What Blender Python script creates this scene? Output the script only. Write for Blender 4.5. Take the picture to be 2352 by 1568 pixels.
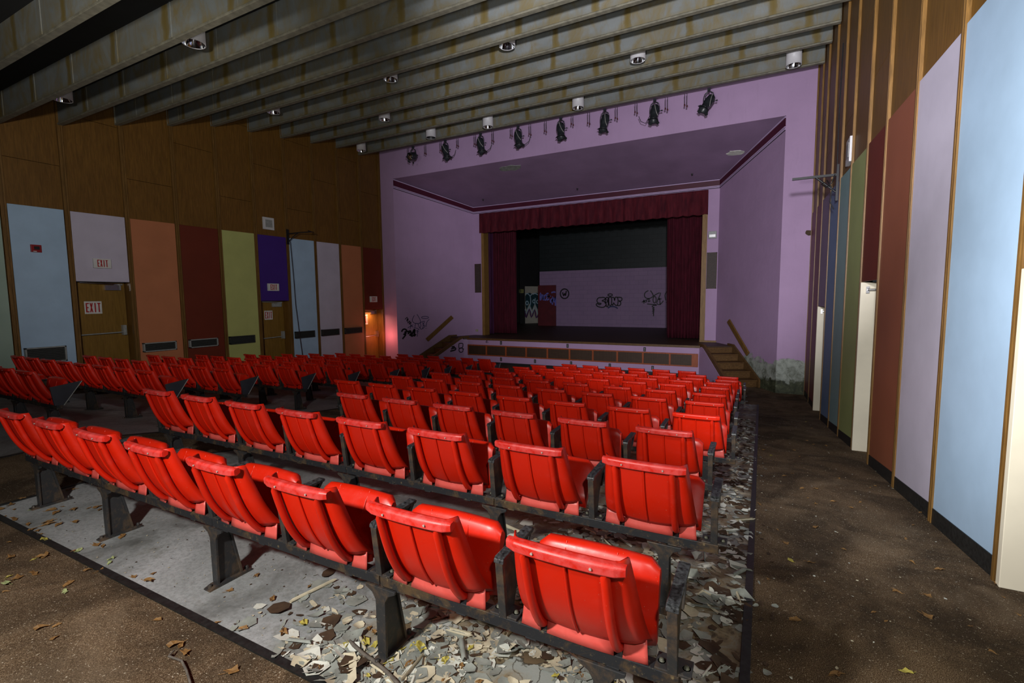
import bpy, bmesh, math, random
from mathutils import Vector, Matrix
for o in list(bpy.data.objects): bpy.data.objects.remove(o, do_unlink=True)
SC = bpy.context.scene
C = SC.collection
PI = math.pi
# ------------------------------------------------------------------ camera, light, exposure
# frame of reference: the lens is at the origin, X runs along the seat rows, Y towards the stage
YAW, PITCH, ROLL = math.radians(27.57), math.radians(5.07), math.radians(-0.53)
cam_d = bpy.data.cameras.new('camera'); cam_d.sensor_width = 36; cam_d.lens = 36*1100/2352
cam_d.clip_start = 0.02; cam_d.clip_end = 200
cam = bpy.data.objects.new('camera', cam_d); C.objects.link(cam)
fw = Vector((-math.sin(YAW)*math.cos(PITCH), math.cos(YAW)*math.cos(PITCH), -math.sin(PITCH)))
r0 = Vector((math.cos(YAW), math.sin(YAW), 0)); u0 = r0.cross(fw)
rr = r0*math.cos(ROLL)+u0*math.sin(ROLL); uu = -r0*math.sin(ROLL)+u0*math.cos(ROLL)
cam.matrix_world = Matrix((rr, uu, -fw)).transposed().to_4x4()
SC.camera = cam
SC.view_settings.view_transform = 'Standard'; SC.view_settings.look = 'None'
SC.view_settings.gamma = 1; SC.view_settings.use_curve_mapping = False
SC.view_settings.exposure = 0.0
W = bpy.data.worlds.new('world'); SC.world = W; W.use_nodes = True
W.node_tree.nodes['Background'].inputs[0].default_value = (0.5, 0.56, 0.7, 1)
W.node_tree.nodes['Background'].inputs[1].default_value = 0.03
def lamp(name, kind, loc, power, col=(1,1,1), target=None, size=0.1, angle=90, blend=0.5):
    d = bpy.data.lights.new(name, kind); d.energy = power; d.color = col
    if kind == 'SPOT': d.spot_size = math.radians(angle); d.spot_blend = blend
    if kind in ('SPOT', 'POINT'): d.shadow_soft_size = size
    if kind == 'AREA': d.size = size
    o = bpy.data.objects.new(name, d); C.objects.link(o); o.location = loc
    if target is not None:
        o.rotation_euler = (Vector(target)-Vector(loc)).to_track_quat('-Z', 'Y').to_euler()
    return o
# hand-held torches the photographer painted the hall with, from around the tripod
lamp('flashlight', 'SPOT', (-1.5, -0.6, 0.6), 400, (1, 0.98, 0.93), (-1.3, 1.4, -1.7), 0.07, 165, 0.8)
lamp('flashlight', 'SPOT', (0.5, -0.3, 0.8), 100, (1, 0.98, 0.93), (-0.1, 2.1, -1.4), 0.06, 62, 0.9)
lamp('flashlight', 'SPOT', (0.1, 0.2, 0.9), 3000, (0.94, 0.93, 1.0), (-3.2, 14, 3.3), 0.12, 62, 0.6)
lamp('flashlight', 'SPOT', (-0.6, 0.3, 0.3), 560, (1.0, 0.98, 0.92), (-4.5, 7.0, 5.5), 0.15, 100, 0.8)
lamp('flashlight', 'SPOT', (-0.25, 1.6, 0.5), 540, (0.99, 0.99, 1.0), (1.3, 5.2, 0.3), 0.08, 110, 0.9)
lamp('flashlight', 'SPOT', (-2.4, 0.2, 1.2), 800, (1.0, 0.97, 0.92), (-11.4, 6.5, 2.2), 0.12, 66, 0.9)

# ------------------------------------------------------------------ materials
def nt(m): return m.node_tree.nodes, m.node_tree.links
def base_mat(name, rough=0.7, metal=0.0, spec=0.5):
    m = bpy.data.materials.new(name); m.use_nodes = True
    b = m.node_tree.nodes['Principled BSDF']
    b.inputs['Roughness'].default_value = rough; b.inputs['Metallic'].default_value = metal
    b.inputs['Specular IOR Level'].default_value = spec
    return m, b
def coords(m, kind='Object', scale=(1,1,1)):
    N, L = nt(m); t = N.new('ShaderNodeTexCoord'); mp = N.new('ShaderNodeMapping')
    mp.inputs['Scale'].default_value = scale; L.new(t.outputs[kind], mp.inputs[0]); return mp.outputs[0]
def noise(m, vec, scale, detail=6, rough=0.6, dist=0):
    N, L = nt(m); n = N.new('ShaderNodeTexNoise'); n.inputs['Scale'].default_value = scale
    n.inputs['Detail'].default_value = detail; n.inputs['Roughness'].default_value = rough
    n.inputs['Distortion'].default_value = dist
    L.new(vec, n.inputs['Vector']); return n.outputs['Fac']
def ramp(m, fac, stops):
    N, L = nt(m); r = N.new('ShaderNodeValToRGB'); e = r.color_ramp.elements
    while len(e) < len(stops): e.new(0.5)
    for i, (p, c) in enumerate(stops):
        e[i].position = p; e[i].color = (c if len(c) == 4 else (*c, 1)) if not isinstance(c, (int, float)) else (c, c, c, 1)
    L.new(fac, r.inputs[0]); return r.outputs[0]
def mix(m, fac, a, b, mode='MIX'):
    N, L = nt(m); x = N.new('ShaderNodeMix'); x.data_type = 'RGBA'; x.blend_type = mode
    if isinstance(fac, (int, float)): x.inputs[0].default_value = fac
    else: L.new(fac, x.inputs[0])
    for i, v in ((6, a), (7, b)):
        if isinstance(v, tuple): x.inputs[i].default_value = (*v[:3], 1)
        else: L.new(v, x.inputs[i])
    return x.outputs[2]
def mathn(m, op, a, b=0.0):
    N, L = nt(m); x = N.new('ShaderNodeMath'); x.operation = op
    for i, v in ((0, a), (1, b)):
        if isinstance(v, (int, float)): x.inputs[i].default_value = v
        else: L.new(v, x.inputs[i])
    return x.outputs[0]
def bump(m, b, h, strength=0.3, dist=0.01):
    N, L = nt(m); x = N.new('ShaderNodeBump'); x.inputs['Strength'].default_value = strength
    x.inputs['Distance'].default_value = dist; L.new(h, x.inputs['Height']); L.new(x.outputs[0], b.inputs['Normal'])
def setc(m, b, col):
    if isinstance(col, tuple): b.inputs['Base Color'].default_value = (*col, 1)
    else: m.node_tree.links.new(col, b.inputs['Base Color'])
def painted(name, col, var=0.12, scale=3.0, rough=0.6, bmp=0.08, bscale=60, spec=0.4):
    m, b = base_mat(name, rough, spec=spec); v = coords(m)
    n = noise(m, v, scale)
    lo = tuple(c*(1-var) for c in col); hi = tuple(min(1, c*(1+var)) for c in col)
    setc(m, b, ramp(m, n, [(0.35, lo), (0.65, hi)]))
    if bmp: bump(m, b, noise(m, v, bscale, 3), bmp, 0.003)
    return m
def wood(name, dark, light, rough=0.5, scale=(6, 6, 0.5), gscale=7.0):
    m, b = base_mat(name, rough, spec=0.35); v = coords(m, 'Object', scale)
    n = noise(m, v, gscale, 8, 0.65, 0.6); n2 = noise(m, coords(m), 1.3, 3)
    c = ramp(m, n, [(0.3, dark), (0.7, light)])
    setc(m, b, mix(m, ramp(m, n2, [(0.3, 0.0), (0.7, 0.35)]), c, dark))
    bump(m, b, n, 0.12, 0.002)
    return m
M = {}
def red_plastic(name, base, faded, thresh):
    m, b = base_mat(name, 0.33, spec=0.5); N, L = nt(m)
    v = coords(m); oi = N.new('ShaderNodeObjectInfo')
    n = noise(m, v, 6, 6, 0.7, 0.4); sc = noise(m, coords(m, 'Object', (4, 60, 60)), 5, 4, 0.8)
    dusty = ramp(m, n, [(thresh, 0.0), (thresh+0.2, 0.55)])
    c = mix(m, dusty, base, faded)
    specks = ramp(m, noise(m, v, 180, 2, 0.5), [(0.73, 0.0), (0.77, 0.8)])
    c = mix(m, specks, c, (0.55, 0.3, 0.2))
    c = mix(m, ramp(m, sc, [(0.68, 0.0), (0.74, 0.3)]), c, faded)
    var = N.new('ShaderNodeHueSaturation'); L.new(c, var.inputs['Color'])
    L.new(mathn(m, 'ADD', mathn(m, 'MULTIPLY', oi.outputs['Random'], 0.2), 0.88), var.inputs['Value'])
    setc(m, b, var.outputs[0])
    L.new(ramp(m, n, [(0.3, 0.28), (0.75, 0.55)]), b.inputs['Roughness'])
    bump(m, b, noise(m, v, 90, 3), 0.05, 0.002)
    return m
M['red'] = red_plastic('red_plastic', (0.58, 0.012, 0.0008), (0.6, 0.035, 0.022), 0.58)
M['red_lip'] = red_plastic('red_plastic_worn', (0.56, 0.014, 0.006), (0.72, 0.14, 0.14), 0.44)
M['red_faded'] = red_plastic('red_plastic_faded', (0.60, 0.075, 0.06), (0.66, 0.13, 0.11), 0.45)
def iron():
    m, b = base_mat('black_cast_iron', 0.45, 0.3, 0.5); v = coords(m)
    n = noise(m, v, 7, 8, 0.7, 0.3); n2 = noise(m, v, 60, 4, 0.6)
    c = mix(m, ramp(m, n, [(0.48, 0.0), (0.62, 0.85)]), (0.035, 0.036, 0.038), (0.13, 0.085, 0.05))
    c = mix(m, ramp(m, n2, [(0.62, 0.0), (0.72, 0.6)]), c, (0.12, 0.10, 0.075))
    setc(m, b, c); bump(m, b, n2, 0.3, 0.003); return m
M['iron'] = iron()
def beam_iron():
    m, b = base_mat('rusted_black_rail', 0.5, 0.3, 0.5); v = coords(m)
    n = noise(m, v, 5, 8, 0.75, 0.5); n2 = noise(m, v, 45, 4, 0.7)
    c = mix(m, ramp(m, n, [(0.50, 0.0), (0.64, 0.8)]), (0.022, 0.024, 0.028), (0.13, 0.08, 0.036))
    c = mix(m, ramp(m, n2, [(0.60, 0.0), (0.72, 0.6)]), c, (0.3, 0.23, 0.12))
    setc(m, b, c); bump(m, b, n2, 0.3, 0.003); return m
M['rail'] = beam_iron()
M['pad'] = painted('speckled_black_armrest', (0.035, 0.037, 0.04), 0.9, 90, 0.35, 0.25, 120, 0.5)
M['panel_dark'] = painted('charcoal_end_panel', (0.035, 0.037, 0.048), 0.2, 5, 0.45, 0.05)
M['rivet'] = painted('dull_rivet', (0.4, 0.33, 0.3), 0.2, 40, 0.4)
M['metal'] = base_mat('bright_metal', 0.25, 1.0)[0]; M['metal'].node_tree.nodes['Principled BSDF'].inputs['Base Color'].default_value = (0.6, 0.6, 0.6, 1)
M['chrome'] = base_mat('chrome_reflector', 0.08, 1.0)[0]; M['chrome'].node_tree.nodes['Principled BSDF'].inputs['Base Color'].default_value = (0.75, 0.77, 0.8, 1)
M['bolt'] = painted('corroded_bolt', (0.085, 0.085, 0.06), 0.3, 40, 0.5)
M['white'] = painted('white_enamel', (0.55, 0.54, 0.55), 0.05, 5, 0.45)
M['black'] = painted('black_paint', (0.01, 0.01, 0.011), 0.2, 5, 0.5)
M['dark'] = painted('dark_void_paint', (0.006, 0.006, 0.006), 0.2, 3, 0.9, 0)
M['spot'] = painted('black_spotlight_enamel', (0.02, 0.023, 0.026), 0.25, 20, 0.35, 0.05)
M['cord'] = painted('pale_cord', (0.3, 0.29, 0.27), 0.1, 5, 0.5)
M['darkred'] = painted('dark_red_plug', (0.06, 0.008, 0.008), 0.2, 5, 0.5)
M['sign'] = painted('white_sign_face', (0.6, 0.6, 0.58), 0.06, 8, 0.4)
M['signred'] = painted('sign_red', (0.35, 0.01, 0.012), 0.1, 8, 0.4)
M['alarm'] = painted('alarm_red', (0.25, 0.012, 0.015), 0.1, 8, 0.4)
M['grille'] = painted('dark_grille', (0.03, 0.032, 0.03), 0.2, 30, 0.6)
M['alu'] = painted('dull_aluminium', (0.28, 0.29, 0.28), 0.15, 20, 0.4, 0.1)
M['wood_wall'] = wood('walnut_panelling', (0.10, 0.046, 0.007), (0.215, 0.104, 0.018))
M['wood_post'] = wood('oak_trim_strip', (0.10, 0.05, 0.011), (0.24, 0.125, 0.032), 0.45)
M['wood_door'] = wood('oak_door_veneer', (0.15, 0.08, 0.012), (0.27, 0.15, 0.028), 0.45)
M['wood_orange'] = wood('orange_stained_wood', (0.20, 0.045, 0.012), (0.36, 0.09, 0.03), 0.5)
M['wood_stage'] = wood('dark_stage_boards', (0.035, 0.018, 0.010), (0.075, 0.042, 0.024), 0.55, (0.5, 8, 8))
M['wood_stair'] = wood('worn_stair_wood', (0.06, 0.028, 0.008), (0.16, 0.085, 0.028), 0.5, (1.5, 6, 6))
M['wood_frame'] = wood('golden_oak_frame', (0.14, 0.07, 0.016), (0.3, 0.17, 0.05), 0.5)
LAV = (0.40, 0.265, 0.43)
def lavender_wall(name, damage):
    m, b = base_mat(name, 0.65, spec=0.35); v = coords(m); N, L = nt(m)
    n = noise(m, v, 1.2, 6, 0.6); fine = noise(m, v, 30, 4)
    c = ramp(m, n, [(0.3, tuple(x*0.93 for x in LAV)), (0.7, tuple(x*1.05 for x in LAV))])
    c = mix(m, ramp(m, noise(m, coords(m, 'Object', (6, 6, 0.8)), 2.5, 6, 0.7), [(0.55, 0.0), (0.8, 0.18)]), c, (0.2, 0.14, 0.2))
    if damage:
        sep = N.new('ShaderNodeSeparateXYZ'); L.new(v, sep.inputs[0])
        nn = noise(m, v, 2.6, 9, 0.65, 0.4)
        edge = mathn(m, 'ADD', sep.outputs['Z'], mathn(m, 'MULTIPLY', mathn(m, 'SUBTRACT', nn, 0.5), 1.0))
        f = ramp(m, edge, [(0.0, 1.0), (0.02, 0.0)])
        N2 = N.new('ShaderNodeMapRange'); L.new(edge, N2.inputs[0]); N2.inputs[1].default_value = -1.56; N2.inputs[2].default_value = -1.50
        N2.inputs[3].default_value = 1; N2.inputs[4].default_value = 0
        plaster = ramp(m, noise(m, v, 6, 10, 0.7, 0.6), [(0.35, (0.10, 0.11, 0.075)), (0.52, (0.30, 0.33, 0.29)), (0.75, (0.46, 0.48, 0.42))])
        c = mix(m, N2.outputs[0], c, plaster)
        N3 = N.new('ShaderNodeMapRange'); L.new(edge, N3.inputs[0]); N3.inputs[1].default_value = -1.98; N3.inputs[2].default_value = -1.90
        N3.inputs[3].default_value = 1; N3.inputs[4].default_value = 0
        mold = ramp(m, noise(m, v, 8, 10, 0.75, 0.5), [(0.4, (0.025, 0.03, 0.016)), (0.6, (0.075, 0.085, 0.045)), (0.72, (0.3, 0.32, 0.24))])
        c = mix(m, N3.outputs[0], c, mold)
        bump(m, b, noise(m, v, 7, 10, 0.7), 0.25, 0.02)
    else: bump(m, b, fine, 0.06, 0.003)
    setc(m, b, c); return m
M['lav'] = lavender_wall('lavender_plaster', False)
M['lav_bad'] = lavender_wall('water_damaged_lavender_plaster', True)
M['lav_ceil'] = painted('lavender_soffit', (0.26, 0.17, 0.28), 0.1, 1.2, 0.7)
M['lav_line'] = painted('pale_lavender_moulding', (0.45, 0.33, 0.52), 0.05, 4, 0.5)
M['maroon'] = painted('maroon_band', (0.06, 0.005, 0.02), 0.1, 4, 0.5)
M['ledge_dark'] = painted('dark_groove', (0.012, 0.006, 0.012), 0.1, 4, 0.7)
def cmu():
    m, b = base_mat('lavender_painted_block', 0.6, spec=0.3); v = coords(m, 'Object', (1, 1, 1)); N, L = nt(m)
    mp = N.new('ShaderNodeMapping'); mp.inputs['Rotation'].default_value = (PI/2, 0, 0); L.new(v, mp.inputs[0])
    br = N.new('ShaderNodeTexBrick'); L.new(mp.outputs[0], br.inputs['Vector'])
    br.inputs['Color1'].default_value = (0.27, 0.18, 0.30, 1); br.inputs['Color2'].default_value = (0.25, 0.165, 0.285, 1)
    br.inputs['Mortar'].default_value = (0.19, 0.125, 0.215, 1); br.inputs['Scale'].default_value = 1
    br.inputs['Mortar Size'].default_value = 0.006; br.inputs['Brick Width'].default_value = 0.4; br.inputs['Row Height'].default_value = 0.2
    c = mix(m, ramp(m, noise(m, v, 2, 6), [(0.4, 0.0), (0.75, 0.25)]), br.outputs['Color'], (0.16, 0.12, 0.19))
    setc(m, b, c); return m
M['cmu'] = cmu()
def cmu_black():
    m, b = base_mat('black_painted_block', 0.5, spec=0.4); v = coords(m); N, L = nt(m)
    mp = N.new('ShaderNodeMapping'); mp.inputs['Rotation'].default_value = (PI/2, 0, 0); L.new(v, mp.inputs[0])
    br = N.new('ShaderNodeTexBrick'); L.new(mp.outputs[0], br.inputs['Vector'])
    br.inputs['Color1'].default_value = (0.008, 0.013, 0.014, 1); br.inputs['Color2'].default_value = (0.012, 0.017, 0.018, 1)
    br.inputs['Mortar'].default_value = (0.004, 0.006, 0.006, 1); br.inputs['Scale'].default_value = 1
    br.inputs['Mortar Size'].default_value = 0.01; br.inputs['Brick Width'].default_value = 0.4; br.inputs['Row Height'].default_value = 0.2
    setc(m, b, br.outputs['Color']); return m
M['cmu_black'] = cmu_black()
def velvet(name, c0, c1):
    m, b = base_mat(name, 0.85, spec=0.2); v = coords(m, 'Object', (3, 3, 0.6))
    n = noise(m, v, 4, 6, 0.6); setc(m, b, ramp(m, n, [(0.3, c0), (0.7, c1)]))
    return m
M['curtain'] = velvet('wine_velvet', (0.035, 0.003, 0.008), (0.075, 0.006, 0.016))
M['valance'] = velvet('faded_crimson_velvet', (0.035, 0.003, 0.008), (0.10, 0.010, 0.017))
M['curtain_p'] = velvet('purple_black_velvet', (0.03, 0.006, 0.025), (0.05, 0.01, 0.04))
def beam_mat():
    m, b = base_mat('rust_stained_grey_steel', 0.6, spec=0.3); N, L = nt(m); v = coords(m)
    n = noise(m, v, 1.1, 6, 0.6, 0.4); n2 = noise(m, coords(m, 'Object', (1.6, 1.6, 0.8)), 2.2, 8, 0.7, 0.6)
    c = ramp(m, n, [(0.3, (0.13, 0.14, 0.13)), (0.7, (0.20, 0.215, 0.21))])
    c = mix(m, ramp(m, n2, [(0.44, 0.0), (0.66, 0.8)]), c, (0.17, 0.125, 0.04))
    sep = N.new('ShaderNodeSeparateXYZ'); L.new(v, sep.inputs[0])
    fr = mathn(m, 'FRACT', mathn(m, 'ADD', mathn(m, 'DIVIDE', sep.outputs['X'], 1.22), mathn(m, 'MULTIPLY', N.new('ShaderNodeObjectInfo').outputs['Random'], 1.0)))
    d = mathn(m, 'ABSOLUTE', mathn(m, 'SUBTRACT', mathn(m, 'ADD', fr, mathn(m, 'MULTIPLY', mathn(m, 'SUBTRACT', noise(m, v, 5, 4), 0.5), 0.09)), 0.5))
    st = ramp(m, d, [(0.0, 0.95), (0.035, 0.75), (0.06, 0.0)])
    c = mix(m, st, c, (0.13, 0.092, 0.022))
    low = N.new('ShaderNodeMapRange'); L.new(mathn(m, 'ADD', sep.outputs['Z'], mathn(m, 'MULTIPLY', noise(m, v, 3, 5), 0.14)), low.inputs[0])
    low.inputs[1].default_value = 0.06; low.inputs[2].default_value = 0.17; low.inputs[3].default_value = 0.7; low.inputs[4].default_value = 0
    c = mix(m, low.outputs[0], c, (0.15, 0.115, 0.04))
    sp = ramp(m, noise(m, v, 40, 3), [(0.70, 0.0), (0.75, 0.8)])
    c = mix(m, sp, c, (0.03, 0.02, 0.012))
    setc(m, b, c); bump(m, b, noise(m, v, 50, 3), 0.1, 0.003); return m
M['beam'] = beam_mat()
M['flange'] = painted('grey_steel_flange', (0.16, 0.15, 0.11), 0.25, 9, 0.6, 0.15)
def carpet():
    m, b = base_mat('brown_matted_carpet', 0.95, spec=0.15); v = coords(m)
    n = noise(m, v, 260, 3, 0.8); big = noise(m, v, 1.3, 7, 0.65, 0.5)
    c = ramp(m, n, [(0.32, (0.032, 0.018, 0.008)), (0.5, (0.115, 0.07, 0.036)), (0.66, (0.42, 0.31, 0.20))])
    c = mix(m, ramp(m, big, [(0.42, 0.75), (0.6, 0.0)]), c, (0.03, 0.02, 0.012))
    dust = ramp(m, noise(m, v, 1.9, 5, 0.6, 1.2), [(0.52, 0.0), (0.72, 0.26)])
    c = mix(m, dust, c, (0.30, 0.225, 0.15))
    sp = ramp(m, noise(m, v, 110, 2, 0.5), [(0.67, 0.0), (0.70, 0.9)])
    c = mix(m, sp, c, (0.5, 0.44, 0.34))
    setc(m, b, c); bump(m, b, n, 0.6, 0.01); return m
M['carpet'] = carpet()
def cement():
    m, b = base_mat('grey_painted_cement', 0.6, spec=0.35); v = coords(m); N, L = nt(m)
    n = noise(m, v, 1.6, 8, 0.65, 0.6); n2 = noise(m, v, 7, 8, 0.7)
    c = ramp(m, n, [(0.32, (0.10, 0.105, 0.10)), (0.47, (0.27, 0.285, 0.285)), (0.7, (0.42, 0.43, 0.44))])
    c = mix(m, ramp(m, n2, [(0.55, 0.0), (0.7, 0.6)]), c, (0.12, 0.115, 0.08))
    c = mix(m, ramp(m, noise(m, v, 45, 6, 0.8), [(0.35, 0.5), (0.55, 0.0)]), c, (0.10, 0.105, 0.10))
    # paint has come away near the right-hand aisle and shows tan screed and dark dirt
    sep = N.new('ShaderNodeSeparateXYZ'); L.new(v, sep.inputs[0])
    e = mathn(m, 'ADD', sep.outputs['X'], mathn(m, 'MULTIPLY', mathn(m, 'SUBTRACT', noise(m, v, 1.1, 8, 0.6), 0.5), 2.2))
    r = N.new('ShaderNodeMapRange'); L.new(e, r.inputs[0]); r.inputs[1].default_value = -1.75; r.inputs[2].default_value = -1.2
    lay = ramp(m, noise(m, v, 9, 10, 0.75, 1.0), [(0.36, (0.05, 0.036, 0.022)), (0.48, (0.22, 0.17, 0.10)), (0.62, (0.24, 0.25, 0.22)), (0.75, (0.42, 0.33, 0.2))])
    vo = N.new('ShaderNodeTexVoronoi'); vo.inputs['Scale'].default_value = 11; vo.inputs['Randomness'].default_value = 1
    dv = N.new('ShaderNodeVectorMath'); dv.operation = 'ADD'; L.new(v, dv.inputs[0])
    nz = N.new('ShaderNodeTexNoise'); nz.inputs['Scale'].default_value = 7; nz.inputs['Detail'].default_value = 5; L.new(v, nz.inputs['Vector'])
    ms = N.new('ShaderNodeVectorMath'); ms.operation = 'SCALE'; ms.inputs['Scale'].default_value = 0.22; L.new(nz.outputs['Color'], ms.inputs[0]); L.new(ms.outputs[0], dv.inputs[1])
    L.new(dv.outputs[0], vo.inputs['Vector'])
    cell = N.new('ShaderNodeSeparateColor'); L.new(vo.outputs['Color'], cell.inputs[0])
    sheet = ramp(m, cell.outputs[0], [(0.0, (0.24, 0.26, 0.24)), (0.5, (0.33, 0.35, 0.33)), (0.62, (0.42, 0.44, 0.42)), (0.66, (0.55, 0.49, 0.36)), (0.8, (0.5, 0.44, 0.30)), (0.84, (0.08, 0.055, 0.03)), (1.0, (0.16, 0.12, 0.07))])
    ve = N.new('ShaderNodeTexVoronoi'); ve.feature = 'DISTANCE_TO_EDGE'; ve.inputs['Scale'].default_value = 11; L.new(dv.outputs[0], ve.inputs['Vector'])
    sheet = mix(m, ramp(m, ve.outputs['Distance'], [(0.015, 0.85), (0.05, 0.0)]), sheet, (0.035, 0.03, 0.02))
    lay = mix(m, ramp(m, noise(m, v, 2.3, 6, 0.6), [(0.46, 0.0), (0.56, 1.0)]), sheet, lay)
    c = mix(m, r.outputs[0], c, lay)
    edge = N.new('ShaderNodeMapRange'); L.new(mathn(m, 'ADD', sep.outputs['X'], mathn(m, 'MULTIPLY', noise(m, v, 5, 8), 0.3)), edge.inputs[0])
    edge.inputs[1].default_value = 0.0; edge.inputs[2].default_value = 0.16
    c = mix(m, mathn(m, 'MULTIPLY', edge.outputs[0], 0.8), c, (0.035, 0.02, 0.012))
    chip = ramp(m, noise(m, v, 130, 2), [(0.72, 0.0), (0.75, 0.7)])
    c = mix(m, chip, c, (0.5, 0.46, 0.36))
    setc(m, b, c); bump(m, b, noise(m, v, 12, 10, 0.75), 0.35, 0.01); return m
M['cement'] = cement()
M['rubber'] = painted('black_rubber_strip', (0.012, 0.013, 0.013), 0.4, 40, 0.5, 0.3)
M['flake_g'] = painted('grey_green_paint_flake', (0.22, 0.235, 0.21), 0.25, 12, 0.6)
M['flake_c'] = painted('cream_paint_underside', (0.48, 0.43, 0.31), 0.2, 12, 0.7)
M['flake_w'] = painted('white_paint_flake', (0.55, 0.56, 0.50), 0.15, 12, 0.6)
M['flake_d'] = painted('brown_rotten_debris', (0.05, 0.028, 0.014), 0.4, 12, 0.8)
M['leaf_b'] = painted('dry_brown_leaf', (0.22, 0.115, 0.035), 0.35, 25, 0.7)
M['leaf_y'] = painted('yellowing_leaf', (0.42, 0.36, 0.07), 0.3, 25, 0.6)
M['leaf_g'] = painted('pale_green_leaf', (0.33, 0.38, 0.17), 0.3, 25, 0.6)
M['bark'] = painted('grey_brown_bark', (0.10, 0.085, 0.07), 0.35, 30, 0.8, 0.4)
M['ink'] = painted('black_spray_paint', (0.008, 0.008, 0.009), 0.1, 5, 0.5, 0)
M['ink_blue'] = painted('navy_marker', (0.012, 0.022, 0.085), 0.1, 5, 0.5, 0)
M['ink_violet'] = painted('violet_spray_paint', (0.13, 0.13, 0.45), 0.1, 5, 0.5, 0)
M['ink_pale'] = painted('pale_blue_spray_paint', (0.3, 0.42, 0.5), 0.1, 5, 0.5, 0)
M['ink_teal'] = painted('dark_teal_spray_paint', (0.008, 0.035, 0.045), 0.2, 5, 0.5, 0)
M['ink_purple'] = painted('purple_spray_paint', (0.06, 0.015, 0.08), 0.2, 5, 0.5, 0)
COL = dict(blue=(0.36, 0.50, 0.66), lilac=(0.50, 0.46, 0.56), orange=(0.44, 0.16, 0.07), maroon=(0.13, 0.021, 0.008),
           lime=(0.42, 0.44, 0.15), violet=(0.05, 0.018, 0.19), mint=(0.30, 0.40, 0.33), teal=(0.22, 0.34, 0.35), green=(0.30, 0.34, 0.13),
           brown=(0.25, 0.08, 0.04), cream=(0.72, 0.66, 0.52), steel=(0.14, 0.22, 0.38), plum=(0.20, 0.15, 0.24), wine=(0.17, 0.04, 0.045))
for k, c in COL.items(): M['p_'+k] = painted(k+'_laminate', c, 0.06, 2, 0.5, 0.04, 40, 0.35)

# ------------------------------------------------------------------ mesh helpers
class MB:
    def __init__(s): s.v = []; s.f = []; s.mi = []; s.sm = []; s.cur = 0
    def add(s, vs, fs, smooth=False):
        n = len(s.v); s.v += [tuple(p) for p in vs]
        for f in fs: s.f.append([n+i for i in f]); s.mi.append(s.cur); s.sm.append(smooth)
    def box(s, x0, x1, y0, y1, z0, z1):
        s.hexa([(x0,y0,z0),(x1,y0,z0),(x1,y1,z0),(x0,y1,z0),(x0,y0,z1),(x1,y0,z1),(x1,y1,z1),(x0,y1,z1)])
    def hexa(s, p):
        s.add(p, [(0,3,2,1),(4,5,6,7),(0,1,5,4),(1,2,6,5),(2,3,7,6),(3,0,4,7)])
    def prism(s, poly, ax, a, b):
        """poly: 2D outline; ax = axis of extrusion; the other two axes take the outline in order"""
        def P(q, t):
            return {'x': (t, q[0], q[1]), 'y': (q[0], t, q[1]), 'z': (q[0], q[1], t)}[ax]
        n = len(poly); vs = [P(q, a) for q in poly]+[P(q, b) for q in poly]
        s.add(vs, [tuple(range(n))[::-1], tuple(range(n, 2*n))]+[(i, (i+1) % n, n+(i+1) % n, n+i) for i in range(n)])
    def tube(s, pts, r, n=8, cap=True):
        pts = [Vector(p) for p in pts]; rad = r if isinstance(r, (list, tuple)) else [r]*len(pts)
        rings = []; up = None
        for i, p in enumerate(pts):
            t = (pts[min(i+1, len(pts)-1)]-pts[max(i-1, 0)]).normalized()
            if up is None:
                up = Vector((0, 0, 1)) if abs(t.z) < 0.9 else Vector((1, 0, 0))
            a = t.cross(up)
            if a.length < 1e-4: a = t.cross(Vector((0.3, 1, 0.2)))
            a.normalize(); b = t.cross(a).normalized(); up = -b if False else up
            rings.append([p+(a*math.cos(2*PI*k/n)+b*math.sin(2*PI*k/n))*rad[i] for k in range(n)])
        vs = [q for R in rings for q in R]; fs = []
        for i in range(len(pts)-1):
            for k in range(n): fs.append((i*n+k, i*n+(k+1) % n, (i+1)*n+(k+1) % n, (i+1)*n+k))
        s.add(vs, fs, True)
        if cap:
            m = (len(pts)-1)*n; s.add(rings[0], [tuple(range(n))[::-1]]); s.add(rings[-1], [tuple(range(n))])
    def lathe(s, prof, n=20, org=(0,0,0), mat=None):
        vs = []
        for r, z in prof:
            for k in range(n):
                p = Vector((r*math.cos(2*PI*k/n), r*math.sin(2*PI*k/n), z))
                if mat: p = mat @ p
                vs.append(p+Vector(org))
        fs = []
        for i in range(len(prof)-1):
            for k in range(n): fs.append((i*n+k, i*n+(k+1) % n, (i+1)*n+(k+1) % n, (i+1)*n+k))
        s.add(vs, fs, True)
    def grid(s, nu, nv, fn, smooth=True):
        vs = [fn(i/nu, j/nv) for j in range(nv+1) for i in range(nu+1)]
        s.add(vs, [(j*(nu+1)+i, j*(nu+1)+i+1, (j+1)*(nu+1)+i+1, (j+1)*(nu+1)+i) for j in range(nv) for i in range(nu)], smooth)
    def build(s, name, mats, parent=None, solid=0, bevel=0, loc=None):
        me = bpy.data.meshes.new(name); me.from_pydata(s.v, [], s.f)
        for m in (mats if isinstance(mats, (list, tuple)) else [mats]): me.materials.append(m)
        for p, mi, sm in zip(me.polygons, s.mi, s.sm): p.material_index = mi; p.use_smooth = sm
        me.update()
        o = bpy.data.objects.new(name, me); C.objects.link(o)
        if loc: o.location = loc
        if parent: o.parent = parent
        if solid:
            md = o.modifiers.new('s', 'SOLIDIFY'); md.thickness = solid; md.offset = 0
        if bevel:
            md = o.modifiers.new('b', 'BEVEL'); md.width = bevel; md.segments = 2; md.limit_method = 'ANGLE'; md.angle_limit = 0.7
        return o
def tag(o, label=None, cat=None, group=None, kind=None):
    if label: o['label'] = label
    if cat: o['category'] = cat
    if group: o['group'] = group
    if kind: o['kind'] = kind
    return o
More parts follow.
